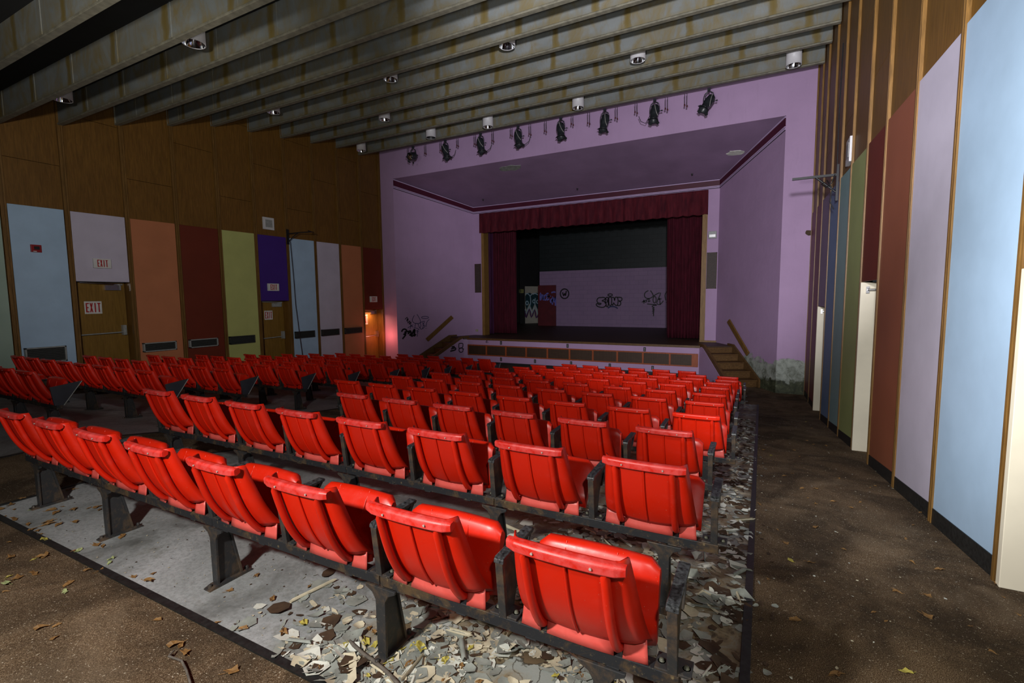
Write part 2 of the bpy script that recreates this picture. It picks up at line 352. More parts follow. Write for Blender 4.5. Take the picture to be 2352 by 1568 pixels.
def empty(name, loc, rz=0):
    o = bpy.data.objects.new(name, None); C.objects.link(o); o.location = loc; o.rotation_euler = (0, 0, rz)
    o.empty_display_size = 0.1; return o
def struct(o, label=None): return tag(o, label, None, None, 'structure')
def copy_tree(o, parent=None):
    c = o.copy(); C.objects.link(c)
    if parent: c.parent = parent
    for ch in list(o.children): copy_tree(ch, c)
    return c
KN = [(-6, -1.41), (2.3, -1.40), (3.24, -1.545), (5, -1.715), (8.65, -2.07), (10.3, -2.22), (40, -2.22)]
def fz(y):
    for (a, za), (b, zb) in zip(KN, KN[1:]):
        if y <= b: return za+(zb-za)*(y-a)/(b-a)
    return KN[-1][1]
ordn = ['first','second','third','fourth','fifth','sixth','seventh','eighth','ninth','tenth','eleventh','twelfth']
CX = -5.28
XL = -11.46
def XR(y): return 1.3-0.0305*y
# ------------------------------------------------------------------ floor
def floor_strip(mb, x0, x1, y0, y1, mi):
    mb.cur = mi
    ys = sorted({y0, y1, *[k[0] for k in KN if y0 < k[0] < y1]})
    mb.add([(x, y, fz(y)) for y in ys for x in (x0, x1)], [(2*i, 2*i+1, 2*i+3, 2*i+2) for i in range(len(ys)-1)])
fb = MB()
PADR = (-4.66, 0.0, 1.14, 10.95); PADL = (-10.75, -6.12, 1.14, 10.95)
XA, XB = XL-3, 4.0
for (x0, x1, y0, y1, mi) in [(XA, XB, -3.5, 1.14, 0), (XA, PADL[0], 1.14, 10.95, 0), (*PADL, 1), (PADL[1], PADR[0], 1.14, 10.95, 0),
                             (*PADR, 1), (0.0, XB, 1.14, 10.95, 0), (XA, XB, 10.95, 14.6, 0)]:
    floor_strip(fb, x0, x1, y0, y1, mi)
struct(fb.build('floor', [M['carpet'], M['cement']]), 'sloping auditorium floor, brown carpet aisles around grey painted cement')
def edge_strip(n, x0, x1, y0, y1):
    mb = MB(); ys = sorted({y0, y1, *[k[0] for k in KN if y0 < k[0] < y1]})
    mb.add([(x, y, fz(y)+h) for y in ys for (x, h) in ((x0, 0.0), (x0, 0.008), (x1, 0.008), (x1, 0.0))],
           [(4*i+k, 4*i+k+1, 4*i+k+5, 4*i+k+4) for i in range(len(ys)-1) for k in range(3)])
    mb.add([(x0, y0, fz(y0)), (x1, y0, fz(y0)), (x1, y0, fz(y0)+.008), (x0, y0, fz(y0)+.008)], [(0, 1, 2, 3)])
    struct(mb.build('trim_%d' % n, M['rubber']), 'black rubber edging strip between carpet and cement')
edge_strip(1, -4.66, 0.02, 1.112, 1.145); edge_strip(2, -0.03, 0.005, 1.14, 10.95); edge_strip(3, -4.675, -4.65, 1.14, 10.95); edge_strip(4, -6.13, -6.10, 1.14, 10.95)

# ------------------------------------------------------------------ seats
def prof(t):
    """side profile of the moulded back, t 0 = top, 1 = bottom: (y, z) above the floor, y = 0 at the rail"""
    z = 0.715-0.325*t
    y = -0.158+0.088*t+0.048*t**4
    return y, z
def hw(t): return 0.169+0.036*t**0.85
def back_mesh():
    mb = MB(); nu, nv = 24, 16
    def fn(u, v):
        x = (2*u-1)*hw(v)
        # lower edge: smile in the middle, wings lifted then dropping at the outer corners
        ax = abs(2*u-1)
        tb = 1.0-0.10*(ax**2) + (0.10 if ax > 0.93 else 0)
        t = v*tb; y, z = prof(t)
        y += 0.022*ax**2.2*(0.25+0.75*v)      # dished towards the sitter
        if ax > 0.90: y += 0.038*(ax-0.90)/0.10
        return (x, y, z)
    mb.grid(nu, nv, fn)
    mb.tube([(0, prof(t)[0]-0.0065, prof(t)[1]) for t in [0.08+0.09*i for i in range(11)]], 0.0022, 5)
    return mb
def lip_mesh():
    mb = MB(); n = 12; sec = [(-0.022, -0.020), (-0.024, 0.006), (-0.018, 0.013), (0.002, 0.015), (0.010, 0.004), (0.008, -0.012), (-0.01, -0.022)]
    k = len(sec); vs = []
    for i in range(n+1):
        u = i/n; x = (2*u-1)*0.174; c = 0.012*abs(2*u-1)**2.5; s = 1.0 if 0 < i < n else 0.8
        for (y, z) in sec: vs.append((x, -0.160+y*s+c, 0.701+z*s))
    fs = [(i*k+j, (i+1)*k+j, (i+1)*k+(j+1) % k, i*k+(j+1) % k) for i in range(n) for j in range(k)]
    mb.add(vs, fs, False); mb.add(vs[:k], [tuple(range(k))]); mb.add(vs[-k:], [tuple(range(k))[::-1]])
    return mb
def rib_mesh(sx):
    pts = []; rad = []
    # hook at the top where the rib is pinched in under the lip
    y0, z0 = prof(0.07)
    pts += [(sx*0.118+0.022, y0-0.004, z0-0.004), (sx*0.118+0.012, y0-0.010, z0+0.008), (sx*0.118+0.001, y0-0.012, z0+0.002)]; rad += [0.004, 0.007, 0.0095]
    for i in range(1, 13):
        t = 0.07+i*0.0775; y, z = prof(min(t, 1))
        pts.append((sx*(0.119+0.002*i/12), y-0.015, z if t <= 1 else z-(t-1)*0.3)); rad.append(0.0145)
    pts += [(sx*0.121, -0.014, 0.374), (sx*0.121, 0.018, 0.366)]; rad += [0.0125, 0.010]
    mb = MB(); mb.tube(pts, rad, 9); return mb
def skirt_mesh():
    mb = MB()
    for (a, b, c, d) in ((-0.196, -0.137, -0.200, -0.130), (-0.106, 0.104, -0.108, 0.106), (0.136, 0.198, 0.132, 0.205)):
        n = 6
        def fn(u, v, a=a, b=b, c=c, d=d):
            x = (a+(b-a)*u)*(1-v)+(c+(d-c)*u)*v
            return (x, -0.012-0.012*v+0.01*(x/0.2)**2, 0.415-0.066*v)
        mb.grid(n, 3, fn)
    return mb
def seat_mesh():
    """tip-up seat pan in its raised position: a slab with a rolled front edge, hinged low behind the back"""
    mb = MB()
    sec = [(0.034, 0.375), (0.044, 0.44), (0.058, 0.51), (0.067, 0.566), (0.074, 0.596), (0.090, 0.612), (0.114, 0.610), (0.128, 0.594), (0.124, 0.570), (0.106, 0.555), (0.096, 0.50), (0.080, 0.43), (0.068, 0.375)]
    k = len(sec); N = 14; vs = []
    for i in range(N+1):
        u = 2*i/N-1; e = abs(u)
        x = 0.016+0.199*math.copysign(min(1, e), u); rnd = 0 if e < 0.85 else (e-0.85)/0.15
        for (y, z) in sec:
            zz = z-0.022*rnd**2*(1 if z > 0.55 else 0); yy = 0.082+(y-0.082)*(1-0.35*rnd**2)
            vs.append((x, yy, zz-0.008*u*u))
    mb.add(vs, [(i*k+j, (i+1)*k+j, (i+1)*k+(j+1) % k, i*k+(j+1) % k) for i in range(N) for j in range(k)], True)
    mb.add(vs[:k], [tuple(range(k))]); mb.add(vs[-k:], [tuple(range(k))[::-1]])
    for sx in (-0.085, 0.085): mb.tube([(sx, 0.056, 0.52), (sx, 0.065, 0.566), (sx, 0.084, 0.606)], 0.003, 5)
    mb.box(-0.19, 0.19, 0.015, 0.04, 0.355, 0.385)
    return mb
def rivets():
    mb = MB()
    for x in (0,):
        mb.tube([(x, -0.182, 0.695), (x, -0.1855, 0.695)], 0.0038, 8)
    return mb
chair0 = empty('auditorium_chair', (0, 0, 0))
ob = back_mesh().build('backrest', M['red'], chair0, solid=0.006)
lip_mesh().build('top_rail', M['red_lip'], chair0, bevel=0.004)['label'] = 'faded pinkish rolled top edge'
for sx in (-1, 1): rib_mesh(sx).build('rib', M['red'], chair0)
skirt_mesh().build('lower_skirt', M['red_faded'], chair0, solid=0.006)['label'] = 'pale faded red plastic skirt at the base of the back'
for rx in (-0.085, 0.085): rivets().build('rivet', M['rivet'], chair0).location = (rx, 0, 0)
st = seat_mesh().build('seat', M['red'], chair0)
st['label'] = 'red plastic tip-up seat pan folded up'

skirt_dark = bpy.data.objects['lower_skirt'].data.copy(); skirt_dark.materials[0] = M['red']
lip_dark = bpy.data.objects['top_rail'].data.copy(); lip_dark.materials[0] = M['red']
def beam_mesh(x0, x1, joints):
    mb = MB(); xs = [x0]+joints+[x1]
    for a, b in zip(xs, xs[1:]):
        mb.box(a+0.002, b-0.002, -0.020, 0.026, 0.308, 0.348)
    for x in joints: mb.box(x-0.045, x+0.045, -0.024, 0.03, 0.349, 0.353)
    n = int((x1-x0)/0.27)
    for i in range(n): mb.box(x0+0.1+i*0.27, x0+0.14+i*0.27, -0.018, 0.018, 0.301, 0.308)
    return mb
def stanchion_mesh():
    mb = MB()
    # upright seen from behind, web running forward, foot plate on the rail
    mb.prism([(-0.022, 0.348), (-0.004, 0.348), (-0.030, 0.560), (-0.046, 0.552)], 'x', -0.014, 0.014)
    mb.prism([(-0.006, 0.35), (0.055, 0.35), (0.085, 0.44), (0.165, 0.552), (-0.036, 0.556)], 'x', -0.005, 0.005)
    mb.box(-0.05, 0.05, -0.02, 0.05, 0.348, 0.356)
    mb.prism([(0.10, 0.47), (0.115, 0.47), (0.185, 0.556), (0.165, 0.556)], 'x', -0.012, 0.012)
    return mb
def pad_mesh():
    mb = MB()
    mb.prism([(-0.048, 0.548), (-0.046, 0.561), (-0.036, 0.568), (0.185, 0.574), (0.194, 0.568), (0.188, 0.558), (-0.03, 0.553)], 'x', -0.018, 0.018)
    return mb
def bolts_mesh():
    mb = MB()
    mb.lathe([(0.0001, 0.365), (0.005, 0.364), (0.0075, 0.361), (0.008, 0.356), (0.012, 0.356), (0.012, 0.353)], 8, (0, 0.012, 0))
    return mb
def leg_mesh(h=0.30):
    mb = MB()
    # cast bracket under the rail, T column, splayed foot
    mb.prism([(-0.075, 0.300), (0.075, 0.300), (0.073, 0.288), (0.04, 0.272), (0.024, 0.245), (0.021, 0.02), (0.026, 0.0), (-0.026, 0.0), (-0.021, 0.02), (-0.024, 0.245), (-0.04, 0.272), (-0.073, 0.288)], 'y', -0.022, -0.010)
    mb.prism([(-0.012, 0.300), (0.05, 0.300), (0.062, 0.24), (0.105, 0.015), (0.105, 0.0), (-0.012, 0.0)], 'x', -0.006, 0.006)
    mb.prism([(0.046, 0.300), (0.058, 0.300), (0.113, 0.012), (0.101, 0.012)], 'x', -0.016, 0.016)
    mb.prism([(-0.065, -0.012), (-0.065, 0.006), (-0.03, 0.016), (0.12, 0.016), (0.16, 0.006), (0.16, -0.012)], 'x', -0.026, 0.026)
    mb.lathe([(0.0001, 0.028), (0.009, 0.026), (0.011, 0.006)], 8, (0, 0.14, 0)); mb.lathe([(0.0001, 0.026), (0.009, 0.024), (0.011, 0.004)], 8, (0, -0.048, 0))
    return mb
stan0 = stanchion_mesh().build('armrest_standard', M['iron'], bevel=0.002); pad0 = pad_mesh().build('armrest', M['pad'], bevel=0.003)
bol0 = bolts_mesh().build('bolt', M['bolt']); leg0 = leg_mesh().build('leg', M['iron'], bevel=0.002)
pm = MB(); pm.prism([(-0.035, 0.352), (0.035, 0.345), (0.20, 0.575), (-0.06, 0.545)], 'x', -0.012, 0.012)
end0 = pm.build('end_panel', M['panel_dark'], bevel=0.002)
em = MB(); em.tube([(0, 0.037, 0.345), (0, 0.202, 0.576)], 0.004, 6)
edge0 = em.build('panel_edging', M['alu'])
protos = [stan0, pad0, bol0, leg0, end0, edge0]
def place_copy(proto, parent, x, y=0, z=0, label=None):
    c = proto.copy(); C.objects.link(c); c.parent = parent; c.location = (x, y, z)
    if label: c['label'] = label
    return c
used = [False]
rng = random.Random(7)
# main block rows: (rail Y, right end X, number of chairs, spacing)
ROWS_R = [(1.335, -0.19, 8, .54), (2.15, -0.15, 8, .54), (3.235, -0.26, 6, .54), (4.09, -0.165, 8, .54), (5.04, -0.19, 8, .54), (5.98, -0.235, 8, .54),
          (7.0, -0.26, 8, .54), (7.93, -0.28, 8, .54), (8.68, -0.21, 8, .54), (9.58, -0.24, 8, .54), (10.42, -1.07, 6, .515)]
ROWS_L = [(2.15, -6.42, 8, .54), (3.20, -6.40, 8, .54), (4.07, -6.29, 8, .54), (5.03, -6.27, 8, .54), (5.87, -6.17, 8, .54), (6.93, -6.20, 8, .54),
          (7.88, -6.20, 8, .54), (8.68, -6.20, 8, .54), (9.55, -6.20, 8, .54), (10.5, -5.95, 6, .53)]
nth_r = ['nearest', 'second', 'third', 'fourth', 'fifth', 'sixth', 'seventh', 'eighth', 'ninth', 'tenth', 'front']
seatpos = {1: 'on the right aisle', 2: 'second from the right aisle', 3: 'third from the right aisle', 4: 'fourth from the right aisle', 5: 'fourth from the centre aisle', 6: 'third from the centre aisle', 7: 'second from the centre aisle', 8: 'on the centre aisle'}
seatpos6 = {1: 'at the right end', 2: 'second from the right end', 3: 'third from the right end', 4: 'third from the left end', 5: 'second from the left end', 6: 'at the left end'}
seatposL = {1: 'on the centre aisle', 2: 'second from the centre aisle', 3: 'third from the centre aisle', 4: 'fourth from the centre aisle', 5: 'fourth from the left wall aisle', 6: 'third from the left wall aisle', 7: 'second from the left wall aisle', 8: 'on the left wall aisle'}
low = {(0, 1, 0), (0, 1, 1)}
def seat_row(block, ri, Y, X0, n, sp):
    z = fz(Y)
    if block == 0: rn = nth_r[ri]+' right-block row'
    else: rn = (['nearest', 'second', 'third', 'fourth', 'fifth', 'sixth', 'seventh', 'eighth', 'ninth', 'front'][ri])+' left-block row'
    for j in range(n):
        if used[0]: c = copy_tree(chair0)
        else: c = chair0; used[0] = True
        c.location = (X0-sp*(j+0.5)+rng.uniform(-.006, .006), Y, z)
        for ch in c.children:
            if ch.name.startswith('lower_skirt') and (block == 1 or ri > 5):
                ch.data = skirt_dark
                if 'label' in ch: del ch['label']
            if ch.name.startswith('top_rail') and (block == 1 or ri > 2):
                ch.data = lip_dark
                if 'label' in ch: del ch['label']
            if ch.name.startswith('seat'):
                a = math.radians(rng.uniform(-3, 3)) if (block, ri, j) not in low else math.radians(-26)
                if rng.random() < 0.06: a = math.radians(-14)
                piv = Vector((0, 0.045, 0.375))
                mt = Matrix.Translation(piv) @ Matrix.Rotation(a, 4, 'X') @ Matrix.Translation(-piv)
                ch.matrix_local = mt
        sp_ = (seatpos6 if n == 6 else (seatposL if block else seatpos))[j+1]
        tag(c, 'red plastic tip-up chair %s in the %s' % (sp_, rn), 'chair', 'red auditorium chairs')
    fr = empty('seat_row_frame', (0, Y, z))
    x1, x0 = X0, X0-sp*n
    lj = [k for k in (2, 4, 6) if k < n]
    beam_mesh(x0-0.02, x1+0.02, [X0-sp*k for k in lj][::-1]).build('support_rail', M['rail'], fr, bevel=0.003)
    slope = 0
    for k in [0.38]+lj+[n-0.25]: place_copy(leg0, fr, X0-sp*k)
    for k in range(n+1):
        if block == 1 and k == 0:
            place_copy(end0, fr, x1+0.01); place_copy(edge0, fr, x1+0.024)
            continue
        place_copy(stan0, fr, X0-sp*k); place_copy(pad0, fr, X0-sp*k); place_copy(bol0, fr, X0-sp*k-0.034); place_copy(bol0, fr, X0-sp*k+0.034)
    tag(fr, 'black iron rail, legs and armrests carrying the chairs of the %s' % rn, 'seat frame', 'iron seat row frames')
for ri, r in enumerate(ROWS_R): seat_row(0, ri, *r)
for ri, r in enumerate(ROWS_L): seat_row(1, ri, *r)
for p in protos: bpy.data.objects.remove(p, do_unlink=True)
# ------------------------------------------------------------------ ceiling: deck and beams
BEAMS = [(11.55, 4.56), (10.65, 4.54), (9.74, 4.43), (8.8, 4.30), (7.89, 4.195), (6.98, 4.05), (6.05, 3.78), (5.09, 3.50), (4.19, 3.23), (3.36, 3.01), (2.5, 2.86), (1.6, 2.75)]
mb = MB(); ys = [(12.5, 5.0)]+[(y, z+.42) for y, z in BEAMS]+[(-3.5, 3.1)]
mb.add([(x, y, z) for y, z in ys for x in (XL-0.6, 1.9)], [(2*i, 2*i+1, 2*i+3, 2*i+2) for i in range(len(ys)-1)])
mb.add([(x, y, z+0.15) for y, z in ys for x in (XL-0.6, 1.9)], [(2*i, 2*i+2, 2*i+3, 2*i+1) for i in range(len(ys)-1)])
struct(mb.build('ceiling', M['dark']), 'dark roof deck above the beams')
for i, (y, z) in enumerate(BEAMS):
    e = empty('ceiling_beam', (-5.25, y, z))
    a, b = XL+0.03+5.25, (XR(y)-0.03)+5.25
    mb = MB(); mb.box(a, b, 0.0, 0.05, 0.014, 0.44)
    k = a+0.4+0.37*(i % 3)
    while k < b: mb.box(k-0.006, k+0.006, -0.007, 0.0, 0.03, 0.43); k += 1.22
    mb.build('web', M['beam'], e)
    mb = MB(); mb.box(a, b, -0.022, 0.06, -0.012, 0.014); mb.prism([(-0.022, 0.014), (0.0, 0.03), (0.0, 0.014)], 'x', a, b)
    mb.box(b, b+0.012, -0.022, 0.06, -0.012, 0.43); mb.box(a-0.012, a, -0.022, 0.06, -0.012, 0.43)
    mb.build('flange', M['flange'], e, bevel=0.004)
    lab = 'stained grey ceiling beam, %s' % (['closest to the stage', 'second from the stage', 'third from the stage', 'fourth from the stage', 'fifth from the stage', 'sixth from the stage', 'sixth from the rear', 'fifth from the rear', 'fourth from the rear', 'third from the rear', 'second from the rear', 'rearmost above the camera'][i])
    tag(e, lab, 'beam', 'ceiling beams')

# downlights in the gaps between beams
DL = [(-6.49, 3.8, 3.25, 'large white cylinder ceiling light nearest the camera'), (-10.15, 3.8, 3.27, 'white cylinder ceiling light by the left wall, second gap from the rear'),
      (-3.92, 7.43, 4.20, 'short white ceiling light, rightmost of the three in the middle gap'), (-6.45, 7.43, 4.20, 'short white ceiling light, middle one of the three in the middle gap'), (-9.86, 7.43, 4.21, 'short white ceiling light, leftmost of the three in the middle gap'),
      (-2.18, 9.28, 4.35, 'white ceiling light with chrome rim, right one of the pair three gaps from the stage'), (-8.28, 9.28, 4.36, 'white ceiling light with chrome rim, left one of the pair three gaps from the stage'),
      (0.385, 11.1, 4.43, 'white ceiling light nearest the right wall in the last gap'), (-3.99, 11.1, 4.45, 'white ceiling light, second from the right wall in the last gap'),
      (-6.44, 11.1, 4.43, 'white ceiling light, third from the right wall in the last gap'), (-8.26, 11.1, 4.45, 'white ceiling light without bright reflector, fourth from the right in the last gap'), (-10.85, 11.1, 4.48, 'white ceiling light nearest the left wall in the last gap')]
for i, (x, y, z, lab) in enumerate(DL):
    e = empty('ceiling_downlight', (x, y, z))
    R = 0.135; mb = MB(); mb.lathe([(R-0.006, 0.0), (R, -0.002), (R, 0.42), (0.001, 0.42)], 28)
    mb.lathe([(R-0.008, 0.40), (R-0.008, 0.0), (R-0.004, -0.002)], 28)
    mb.build('housing', M['white'], e)
    mb = MB(); mb.lathe([(R-0.008, 0.004), (R-0.02, 0.05), (0.07, 0.15), (0.05, 0.2), (0.001, 0.21)], 28)
    for k in range(8):
        a = 2*PI*k/8; mb.tube([(0.105*math.cos(a), 0.105*math.sin(a), 0.06), (0.075*math.cos(a), 0.075*math.sin(a), 0.14)], 0.004, 4)
    mb.build('reflector', M['black'] if 'without' in lab else M['chrome'], e)
    mb = MB(); mb.tube([(0, 0, 0.42), (0, 0, 0.60)], 0.012, 8); mb.build('stem', M['dark'], e)
    tag(e, lab, 'ceiling light', 'cylinder ceiling lights')

# theatre spotlights under the beam closest to the stage
SPX = [(-9.39, 20, -25, 1), (-8.22, -18, 8, 0), (-7.04, -14, 6, 0), (-5.88, -12, 4, 0), (-4.67, -8, 0, 0), (-3.53, 7, 0, 0), (-2.35, 3, -5, 0), (-1.19, 28, -14, 0)]
sl = ['leftmost', 'second from left', 'third from left', 'fourth from left', 'fourth from right', 'third from right', 'second from right', 'rightmost']
for i, (x, tx, ty, bulb) in enumerate(SPX):
    e = empty('stage_spotlight', (x, 11.72, 4.545))
    mb = MB(); mb.tube([(0, 0, 0.0), (0, 0, -0.05)], 0.016, 8); mb.box(-0.025, 0.025, -0.02, 0.02, -0.03, 0.01); mb.build('clamp', M['spot'], e)
    yoke = MB()
    for dz, ww in ((0, 0.085), (0.03, 0.06)):
        yoke.tube([(-ww, dz*0.4, -0.24+dz), (-ww, dz*0.4, -0.14), (-ww*0.8, 0, -0.08), (-ww*0.35, 0, -0.052), (0, 0, -0.047), (ww*0.35, 0, -0.052), (ww*0.8, 0, -0.08), (ww, dz*0.4, -0.14), (ww, dz*0.4, -0.24+dz)], 0.007, 6)
    yoke.build('yoke', M['spot'], e)
    R = Matrix.Rotation(math.radians(tx), 4, 'Y') @ Matrix.Rotation(math.radians(ty-12), 4, 'X')
    mt = Matrix.Translation((0, 0, -0.22)) @ R
    b = MB()
    if bulb: b.lathe([(0.001, 0.085), (0.05, 0.08), (0.088, 0.05), (0.095, 0.0), (0.085, -0.06), (0.09, -0.1), (0.092, -0.12), (0.08, -0.12)], 18, mat=Matrix.Rotation(math.radians(-35), 4, 'X'))
    else: b.lathe([(0.001, 0.14), (0.04, 0.132), (0.068, 0.10), (0.078, 0.04), (0.08, -0.04), (0.072, -0.07), (0.072, -0.15), (0.082, -0.165), (0.09, -0.18), (0.07, -0.18), (0.068, -0.12), (0.001, -0.10)], 18)
    bo = b.build('housing', M['spot'], e); bo.matrix_local = mt
    f = MB()
    zf = -0.18 if not bulb else -0.12
    for k in range(4):
        a = PI/4+PI/2*k; c, s = math.cos(a), math.sin(a)
        f.add([(0.08*c-0.04*s, 0.08*s+0.04*c, zf), (0.08*c+0.04*s, 0.08*s-0.04*c, zf), (0.115*c+0.03*s, 0.115*s-0.03*c, zf-0.02), (0.115*c-0.03*s, 0.115*s+0.03*c, zf-0.02)], [(0, 1, 2, 3)])
    fo = f.build('colour_frame', M['spot'], e, solid=0.004); fo.matrix_local = mt
    kn = MB(); kn.tube([(0.085, 0, 0), (0.13, 0, 0)], 0.006, 6); kn.lathe([(0.001, 0.012), (0.014, 0.01), (0.014, -0.01), (0.001, -0.012)], 8, (0.13, 0, 0)); ko = kn.build('knob', M['spot'], e); ko.location = (0, 0, -0.22)
    if not bulb:
        cd = MB(); s = -1 if i == 6 else 1
        cd.tube([mt @ Vector(q) for q in [(0.0, -0.07, 0.11), (0.02, -0.087, 0.03), (0.045, -0.082, -0.05), (0.075, -0.05, -0.12)]], 0.006, 6)
        cd.build('lead', M['cord'], e)
        if i in (1, 2, 3, 6):
            s2 = 1 if i != 6 else -1
            cd = MB(); cd.tube([(s2*0.08, -0.02, -0.37 if i != 6 else -0.28), (s2*0.16, 0.0, -0.40), (s2*0.25, 0, -0.35), (s2*0.29, 0, -0.25)], 0.006, 6); cd.build('power_cable', M['black'], e)
    if bulb:
        ln = MB(); ln.lathe([(0.001, -0.128), (0.04, -0.124), (0.075, -0.112)], 16, mat=Matrix.Rotation(math.radians(-35), 4, 'X')); lo = ln.build('lens', M['chrome'], e); lo.matrix_local = mt
    e.scale = (1.25, 1.25, 1.25)
    tag(e, 'black theatre spotlight hanging under the beam, %s of the eight' % sl[i], 'spotlight', 'stage spotlights')
dl = [-9.62, -8.98, -8.42, -7.84, -7.26, -6.69, -6.12, -5.57, -5.13, -4.40, -3.97, -3.28, -2.81, -2.12, -1.7]
dlab = ['just left of the leftmost spotlight', 'right of the leftmost spotlight', 'just left of the second spotlight from left', 'right of the second spotlight from left', 'left of the third spotlight from left', 'right of the third spotlight from left', 'left of the fourth spotlight from left', 'right of the fourth spotlight from left', 'left of the fourth spotlight from right', 'right of the fourth spotlight from right', 'left of the third spotlight from right', 'right of the third spotlight from right', 'left of the second spotlight from right', 'right of the second spotlight from right', 'left of the rightmost spotlight']
for i, x in enumerate(dl):
    L = 0.27 if i % 3 else 0.22
    e = empty('hanging_plug_leads', (x, 11.74, 4.545)); 
    for k, dx in enumerate((0, 0.05)):
        mb = MB(); mb.tube([(dx, 0, 0), (dx+0.004, 0, -L+0.05-0.03*k)], 0.006, 6); mb.build('cable', M['black'], e)
        mb = MB(); mb.lathe([(0.001, -L-0.03*k), (0.016, -L+0.004-0.03*k), (0.017, -L+0.035-0.03*k), (0.006, -L+0.055-0.03*k)], 8, (dx+0.004, 0, 0)); mb.build('plug', M['darkred'], e)
    tag(e, 'pair of black hanging cables with plugs, %s' % dlab[i], 'cable', 'hanging plug cables')

# ------------------------------------------------------------------ side walls
PY = [12.45, 11.55, 10.65, 9.74, 8.83, 7.92, 7.01, 6.08, 5.15, 4.2, 3.36, 2.5, 1.6, 0.7]
ROOF = lambda y: 4.98 if y > 11.5 else (3.1 if y < 1.6 else [z+0.42 for yy, z in BEAMS if yy <= y+0.9][0])
# left: bay k lies between PY[k+1] and PY[k]
LB = ['door', 'orange', 'lilac', 'blue', 'door', 'lime', 'maroon', 'orange', 'door', 'blue', 'mint', 'cream', 'orange']
LTOP = {0: 'maroon', 4: 'violet', 8: 'lilac'}
LW = MB(); RWm = MB()
def bay_wall(mb, x0, x1, ya, yb, zb, zt, seams):
    zs = [zb]+[s for s in seams if zb < s < zt]+[zt]
    for a, b in zip(zs, zs[1:]): mb.box(min(x0, x1), max(x0, x1), ya+0.004, yb-0.004, a+0.004, b-0.004)
CT = 1.70
names = {'blue': 'pale blue', 'lilac': 'pale lilac', 'orange': 'terracotta orange', 'maroon': 'dark maroon', 'lime': 'lime green', 'violet': 'deep violet', 'mint': 'pale mint', 'cream': 'cream', 'teal': 'grey teal', 'green': 'olive green', 'brown': 'red brown', 'steel': 'steel blue', 'plum': 'dusky plum', 'wine': 'dark wine red'}
Lwhere = {0: 'above the exit door beside the stage', 1: 'one bay right of the middle bays, next to the stage-side exit door', 2: 'third bay from the stage', 3: 'right of the middle exit door, behind the hanging cable',
          4: 'above the middle exit door', 5: 'left of the middle exit door', 6: 'between the lime and terracotta panels', 7: 'right of the nearest exit door', 8: 'above the nearest exit door', 9: 'left of the nearest exit door, with a fire alarm', 10: 'at the left edge of the view', 11: 'behind the left edge of view', 12: 'towards the rear left corner'}
for k in range(13):
    ya, yb = PY[k+1], PY[k]; dd = LB[k] == 'door'
    seams = [2.49, 4.3] if k % 2 == 1 else [3.45]
    zt = ROOF(ya)
    ztop = fz(ya)
    dz = {0: -0.30, 4: 0.01, 8: 0.41}.get(k, None)
    bay_wall(LW, XL-0.1, XL, ya, yb, CT, zt, seams)
    LW.box(XL-0.14, XL-0.10, ya-0.01, yb+0.01, CT, zt)
    if not dd: LW.box(XL-0.12, XL-0.002, ya, yb, ztop-0.3, CT)
    else:
        LW.box(XL-0.12, XL-0.002, ya, yb, dz+0.02, CT)
        # reveal
        LW.box(XL-0.28, XL-0.10, ya-0.04, ya-0.01, fz(ya)-0.2, dz+0.02); LW.box(XL-0.28, XL-0.04, yb-0.02, yb+0.02, fz(ya)-0.2, dz+0.02)
        LW.box(XL-0.29, XL-0.1, ya, yb, dz+0.02, dz+0.06)
    col = LTOP.get(k, LB[k]); zb = (dz if dd else ztop+0.1)
    p = MB(); x0 = XL+0.012; x1 = XL+0.055; y0_, y1_ = ya+0.055, yb-0.055
    p.hexa([(XL, y0_, zb), (x0, y0_, zb), (x1, y1_, zb), (XL, y1_, zb), (XL, y0_, CT), (x0, y0_, CT), (x1, y1_, CT), (XL, y1_, CT)])
    tag(p.build('wall_panel', M['p_'+col], bevel=0.003), '%s wall panel on the left wall, %s' % (names[col], Lwhere[k]), 'wall panel')
    if not dd:
        p = MB(); p.box(XL, XL+0.02, ya+0.05, yb-0.05, ztop-0.02, ztop+0.1); struct(p.build('baseboard_left', M['rubber']))
for k in range(14):
    y = PY[k]; p = MB(); zt = ROOF(y-0.5)
    p.box(XL-0.02, XL+0.05, y-0.038, y-0.010, fz(y)-0.02, zt); p.box(XL-0.02, XL+0.05, y+0.010, y+0.038, fz(y)-0.02, zt); p.box(XL-0.02, XL+0.03, y-0.013, y+0.013, fz(y)-0.02, zt)
    struct(p.build('trim_%d' % (10+k), M['wood_post']), 'slim wooden post between left wall panels')
struct(LW.build('wall_left', M['wood_wall']), 'dark walnut veneer left wall')
